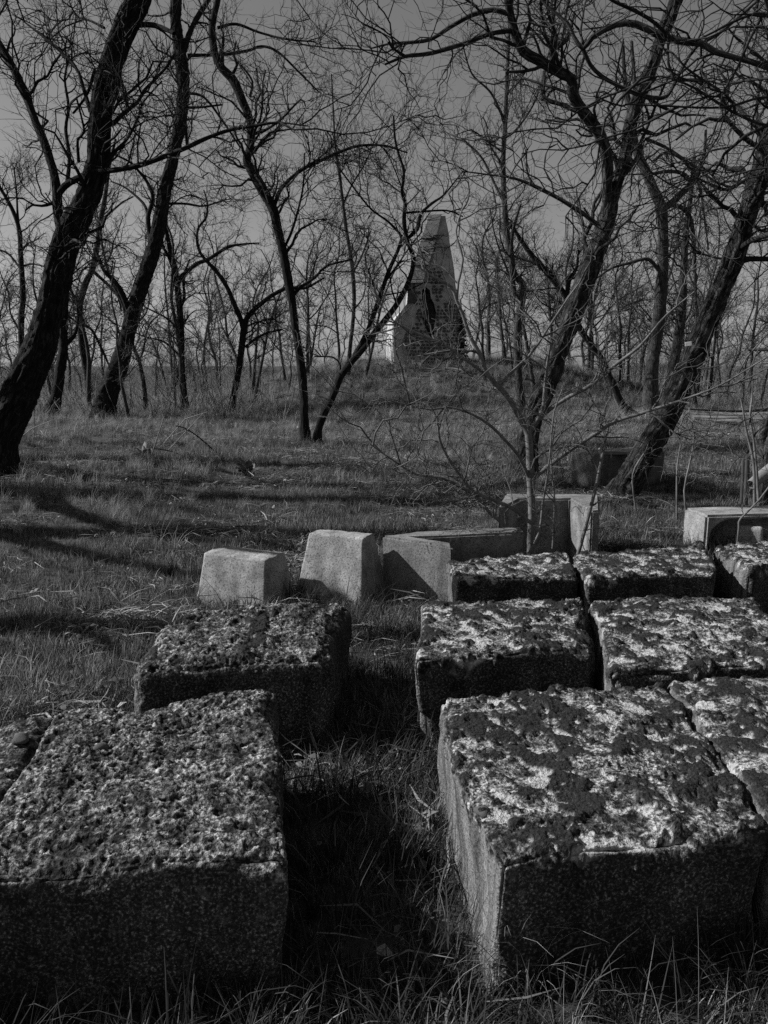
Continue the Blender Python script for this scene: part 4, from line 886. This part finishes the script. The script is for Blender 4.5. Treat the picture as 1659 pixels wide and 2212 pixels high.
def scatter(name, pts, scale, rng, meshes, mat, label, cat):
    n = len(pts); col = bpy.data.collections.new(name + '_patches')
    for me in meshes:
        me.materials.append(mat); col.objects.link(bpy.data.objects.new(name + '_patch', me))
    me = mesh_np(name, np.vstack([pts]), np.zeros((0, 4), int).reshape(0, 4)) if False else bpy.data.meshes.new(name)
    me.from_pydata([tuple(p) for p in pts], [], [])
    at = me.attributes.new('gscale', 'FLOAT', 'POINT'); at.data.foreach_set('value', scale.astype(np.float32))
    rot = np.stack([rng.normal(0, .06, n), rng.normal(0, .06, n), rng.uniform(0, 6.283, n)], 1).astype(np.float32)
    at = me.attributes.new('grot', 'FLOAT_VECTOR', 'POINT'); at.data.foreach_set('vector', rot.ravel())
    at = me.attributes.new('gidx', 'INT', 'POINT'); at.data.foreach_set('value', rng.integers(0, len(meshes), n).astype(np.int32))
    o = ob(name, me); tag(o, label, cat, kind='stuff')
    t = bpy.data.node_groups.new(name, 'GeometryNodeTree'); t.interface.new_socket('Geometry', in_out='INPUT', socket_type='NodeSocketGeometry'); t.interface.new_socket('Geometry', in_out='OUTPUT', socket_type='NodeSocketGeometry')
    gi, go = t.nodes.new('NodeGroupInput'), t.nodes.new('NodeGroupOutput'); ip = t.nodes.new('GeometryNodeInstanceOnPoints'); ci = t.nodes.new('GeometryNodeCollectionInfo')
    ci.inputs[0].default_value = col; ci.inputs[1].default_value = True; ci.inputs[2].default_value = True
    def na(nm, ty):
        q = t.nodes.new('GeometryNodeInputNamedAttribute'); q.data_type = ty; q.inputs[0].default_value = nm; return q.outputs[0]
    t.links.new(gi.outputs[0], ip.inputs['Points']); t.links.new(ci.outputs[0], ip.inputs['Instance']); ip.inputs['Pick Instance'].default_value = True
    t.links.new(na('gidx', 'INT'), ip.inputs['Instance Index']); t.links.new(na('grot', 'FLOAT_VECTOR'), ip.inputs['Rotation']); t.links.new(na('gscale', 'FLOAT'), ip.inputs['Scale'])
    t.links.new(ip.outputs[0], go.inputs[0])
    md = o.modifiers.new('scatter', 'NODES'); md.node_group = t
    return o
def sample(n, rmin, rmax, power, spread, rng):
    u = rng.random(n); r = rmin * (rmax / rmin) ** u if power == 0 else (rmin ** power + u * (rmax ** power - rmin ** power)) ** (1 / power)
    th = rng.uniform(-spread, spread, n); return r * np.sin(th), r * np.cos(th)
def clear(x, y, grow_=0.0):
    k = np.ones(len(x), bool)
    for f in FOOT: k &= ~quad_in(np.array(f), x, y, grow_)
    return k
g = np.random.default_rng(5)
short = [patch(500 + k, 240, .22, .035, .10, .003, .0058, 1.3) for k in range(6)]
x, y = sample(4200, .9, 10, 2, .95, g); x2, y2 = sample(7000, 10, 34, 2, .8, g); x = np.concatenate([x, x2]); y = np.concatenate([y, y2])
k = clear(x, y, .03) & ~((x > 9.5) & (x < 26) & (y > 22) & (y < 26.5)); x, y = x[k], y[k]
scatter('grass', np.stack([x, y, zground(x, y)], 1), (.55 + .75 * sst(-.5, .6, fbm(np.stack([x, y, 0 * x], 1) * .8, 3))) * np.where(np.hypot(x, y) > 10, 1.5, 1.0), g, short, M['grass'], 'short tufted grass covering the ground between blocks and trees', 'grass')
longg = [patch(520 + k, 46, .16, .10, .28, .003, .006, 1.5, .8, 4) for k in range(5)]
x, y = sample(1500, .9, 7, 1.6, .8, g); k = clear(x, y, .02) & ((y < 3.2) | (np.abs(x) < .5) | (g.random(len(x)) < .12)); x, y = x[k], y[k]
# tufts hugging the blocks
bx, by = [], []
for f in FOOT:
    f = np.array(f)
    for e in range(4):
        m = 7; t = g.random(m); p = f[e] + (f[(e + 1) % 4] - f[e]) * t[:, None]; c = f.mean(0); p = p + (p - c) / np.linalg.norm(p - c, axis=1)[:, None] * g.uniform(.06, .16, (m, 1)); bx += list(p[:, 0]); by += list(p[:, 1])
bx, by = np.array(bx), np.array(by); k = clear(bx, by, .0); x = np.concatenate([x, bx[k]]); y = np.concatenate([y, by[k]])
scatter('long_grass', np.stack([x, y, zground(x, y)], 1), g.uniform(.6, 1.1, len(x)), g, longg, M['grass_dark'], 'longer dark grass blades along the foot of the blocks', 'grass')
straw = [patch(540 + k, 46, .22, .25, .6, .0025, .005, 1.6, 1.0, 5) for k in range(6)]
x, y = sample(19000, 1.2, 50, 1.8, .8, g)
wgt = .03 + 1.0 * sst(1.25, .9, np.hypot((x - 2) / 10.5, (y - 33) / 9)) + .9 * sst(.15, .5, pn(np.stack([x, y, 0 * x], 1) * .35 + 2)) * sst(9, 13, y) + .9 * (np.hypot((x + 4.4) / 2.4, (y - 9.6) / 2.6) < 1) + .75 * (y > 15) + .12 * (y < 2.2)
k = clear(x, y, .02) & ~((np.abs(x) < 1.2) & (y > 1.9) & (y < 6)) & (g.random(len(x)) < wgt) & ~((x > 9.5) & (x < 26) & (y > 22.5) & (y < 26)); x, y = x[k], y[k]
scatter('dry_grass', np.stack([x, y, zground(x, y)], 1), g.uniform(.55, 1.1, len(x)) * np.where(y < 3, .6, np.where((y > 7) & (y < 22), .6, .9)), g, straw, M['straw'], 'long pale dry grass on the mound and round the tree feet', 'dry grass')

# ------------------------------------------------------------------ small things in the grass
def rosette(px, py, R_, label, seed):
    b = GG(px, py); g = np.random.default_rng(seed); root = empty('leafy_plant', b); tag(root, label, 'plant', 'dark leafy rosettes in the grass')
    me = bpy.data.meshes.new('leaf'); L = R_
    pr = [(0, .03), (.25, .17), (.55, .26), (.8, .2), (1, .02)]; V = []; F = []
    for t, wv in pr:
        z = .75 * t - .3 * t * t
        V += [(L * t, -wv * L, L * (z + .04)), (L * t, 0, L * z), (L * t, wv * L, L * (z + .04))]
    for k in range(4): F += [(3 * k, 3 * k + 1, 3 * k + 4, 3 * k + 3), (3 * k + 1, 3 * k + 2, 3 * k + 5, 3 * k + 4)]
    me.from_pydata(V, [], F); me.update(); me.materials.append(M['leaf'])
    for k in range(13):
        o = ob('leaf', me, None, root); o.rotation_euler = (g.normal(0, .3), g.uniform(-.8, .25), g.uniform(0, 6.28)); o.scale = (g.uniform(.6, 1.1),) * 3
rosette(540, 1024, .25, 'dark broad-leaved rosette plant in the middle of the grass', 1); rosette(313, 988, .27, 'dark broad-leaved rosette plant near the fallen reed stalks', 2)
def stalk(pl, w_, label):
    pts = []
    for px, py, up_ in pl:
        q = GG(px, py); q = P(px, py - 0, q[1]); q[2] += 0; pts.append(q)
    pts = np.array(pts); org = pts.mean(0); p, r = resample(pts, np.full(len(pts), w_), .06); r = r * np.linspace(1, .5, len(r))
    V, F = tubes(p[None], r[None], 5); tag(ob('dry_stalk', mesh_np('dry_stalk', V - org, F), M['straw_stem'], loc=org), label, 'stalk', 'dry reed stalks lying in the grass')
M['straw_stem'] = simple('straw_stem', .3, .5, 12, .001)
def stalk3(base, tip, bend, Ydep, w_, label):
    a = P(base[0], base[1], Ydep); c = P(bend[0], bend[1], Ydep - .05); b = P(tip[0], tip[1], Ydep - .15); pts = np.array([a, a * .5 + c * .5, c, c * .5 + b * .5, b]); org = a.copy(); r = np.linspace(w_, w_ * .5, 5)
    V, F = tubes(pts[None], r[None], 5); tag(ob('dry_stalk', mesh_np('dry_stalk', V - org, F), M['straw_stem'], loc=org), label, 'stalk', 'dry reed stalks among the grass')
Yl = GG(400, 985)[1]
for bs, bd, tp_, lab in [((352, 985), (440, 892), (455, 955), 'long dry stalk bent sharply near its top'), ((345, 968), (400, 905), (448, 890), 'long dry stalk lying slantwise over the grass'), ((325, 990), (355, 900), (356, 890), 'short dry stalk standing behind the leafy rosette'),
                         ((75, 945), (73, 850), (50, 880), 'dry stalk broken over beside the thickest trunk'), ((103, 925), (117, 868), (150, 915), 'bent dry stalk right of the thickest trunk'), ((0, 980), (70, 925), (120, 905), 'long dry stalk slanting up from the left edge'),
                         ((365, 945), (400, 930), (440, 955), 'low arched dry stalk in the lit grass'), ((200, 950), (250, 955), (275, 965), 'flat dry stalk lying left of the rosette')]:
    stalk3(bs, tp_, bd, GG(bs[0], bs[1])[1], .011, lab)
def twig_fallen(pl, w_, label):
    pts = np.array([P(x, y, GG(pl[-1][0], pl[-1][1])[1]) for x, y in pl]); org = pts[-1].copy(); p, r = resample(pts, np.full(len(pts), w_), .08); V, F = tubes(p[None], (r * np.linspace(.6, 1, len(r)))[None], 6)
    tag(ob('fallen_branch', mesh_np('fallen_branch', V - org, F), M['bark_dark'], loc=org), label, 'branch', 'fallen branches in the grass')
twig_fallen([(380, 920), (400, 925), (430, 945), (470, 980), (478, 984)], .016, 'dark fallen branch propped over the grass'); twig_fallen([(330, 968), (370, 975), (395, 985), (420, 992)], .014, 'low dark fallen branch below the bent stalks')
# pebbles set in the block tops
def pebbles():
    g = np.random.default_rng(21); bm = bmesh.new(); bmesh.ops.create_icosphere(bm, subdivisions=2, radius=1.0)
    for v in bm.verts: v.co *= 1 + .18 * math.sin(v.co.x * 3 + v.co.y * 2.2) + .08 * math.cos(v.co.z * 5)
    for f in bm.faces: f.smooth = True
    me = bpy.data.meshes.new('pebble'); bm.to_mesh(me); bm.free(); me.materials.append(M['pebble'])
    for px, py, r, lab in [(218, 1614, .022, 'largest round pebble set in the pitted block top'), (358, 1722, .02, 'smooth dark pebble in the middle of the pitted block top'), (46, 1597, .024, 'rounded pebble left of the crack at the left edge'), (288, 1600, .012, 'small pebble upper middle of the pitted block top'), (1083, 1689, .013, 'pale small pebble near the lit edge of the front mossy block'), (1042, 1753, .02, 'dark rounded pebble at the edge of the front mossy block'), (1640, 1685, .009, 'tiny white pebble on moss by the right edge')]:
        p = G(px, py, .414); o = ob('pebble', me, None, loc=p); o.scale = (r * 1.25, r, r * .75); o.rotation_euler = (0, 0, px); tag(o, lab, 'pebble', 'pebbles in the block tops')
M['pebble'] = simple('pebble', .09, .2, 30, .002)
pebbles()

def litter_patch(seed, n, R_):
    g = np.random.default_rng(seed); V = []; F = []; tone = []
    for k in range(n):
        r = R_ * math.sqrt(g.random()); a = g.uniform(0, 6.28); p = np.array([r * math.cos(a), r * math.sin(a), g.uniform(.01, .06)]); b = g.uniform(0, 6.28); d = np.array([math.cos(b), math.sin(b), g.normal(0, .15)]); sd = np.array([-math.sin(b), math.cos(b), g.normal(0, .5)])
        if g.random() < .75: L_, w_ = g.uniform(.06, .26), g.uniform(.0018, .004); bendv = np.array([g.normal(0, .2), g.normal(0, .2), g.uniform(0, .25)]) * L_
        else: L_, w_ = g.uniform(.02, .05), g.uniform(.007, .014); bendv = np.array([0, 0, .35]) * L_
        q = [p, p + d * L_ * .5 + bendv * .5, p + d * L_]; o = len(V)
        for z, ww in zip(q, (.5, 1, .2)): V += [z - sd * w_ * ww, z + sd * w_ * ww]
        F += [[o, o + 1, o + 3, o + 2], [o + 2, o + 3, o + 5, o + 4]]; tone += [g.random()] * 6
    return mesh_np('litter_patch', np.array(V), np.array(F), True, {'tone': np.array(tone)})
M['litter'] = mat_grass('dead_stems_and_leaves', [(0, .04), (.35, .16), (1, .6)], .1)
g = np.random.default_rng(8); x, y = sample(3600, 1.0, 24, 1.7, .85, g); k = clear(x, y, .02) & (g.random(len(x)) < .15 + .85 * sst(-.1, .4, fbm(np.stack([x, y, 0 * x], 1) * .5 + 4, 3))); x, y = x[k], y[k]
scatter('plant_litter', np.stack([x, y, zground(x, y) + .015], 1), g.uniform(.7, 1.2, len(x)), g, [litter_patch(700 + k, 60, .3) for k in range(5)], M['litter'], 'dead stems and fallen leaves littering the grass', 'litter')
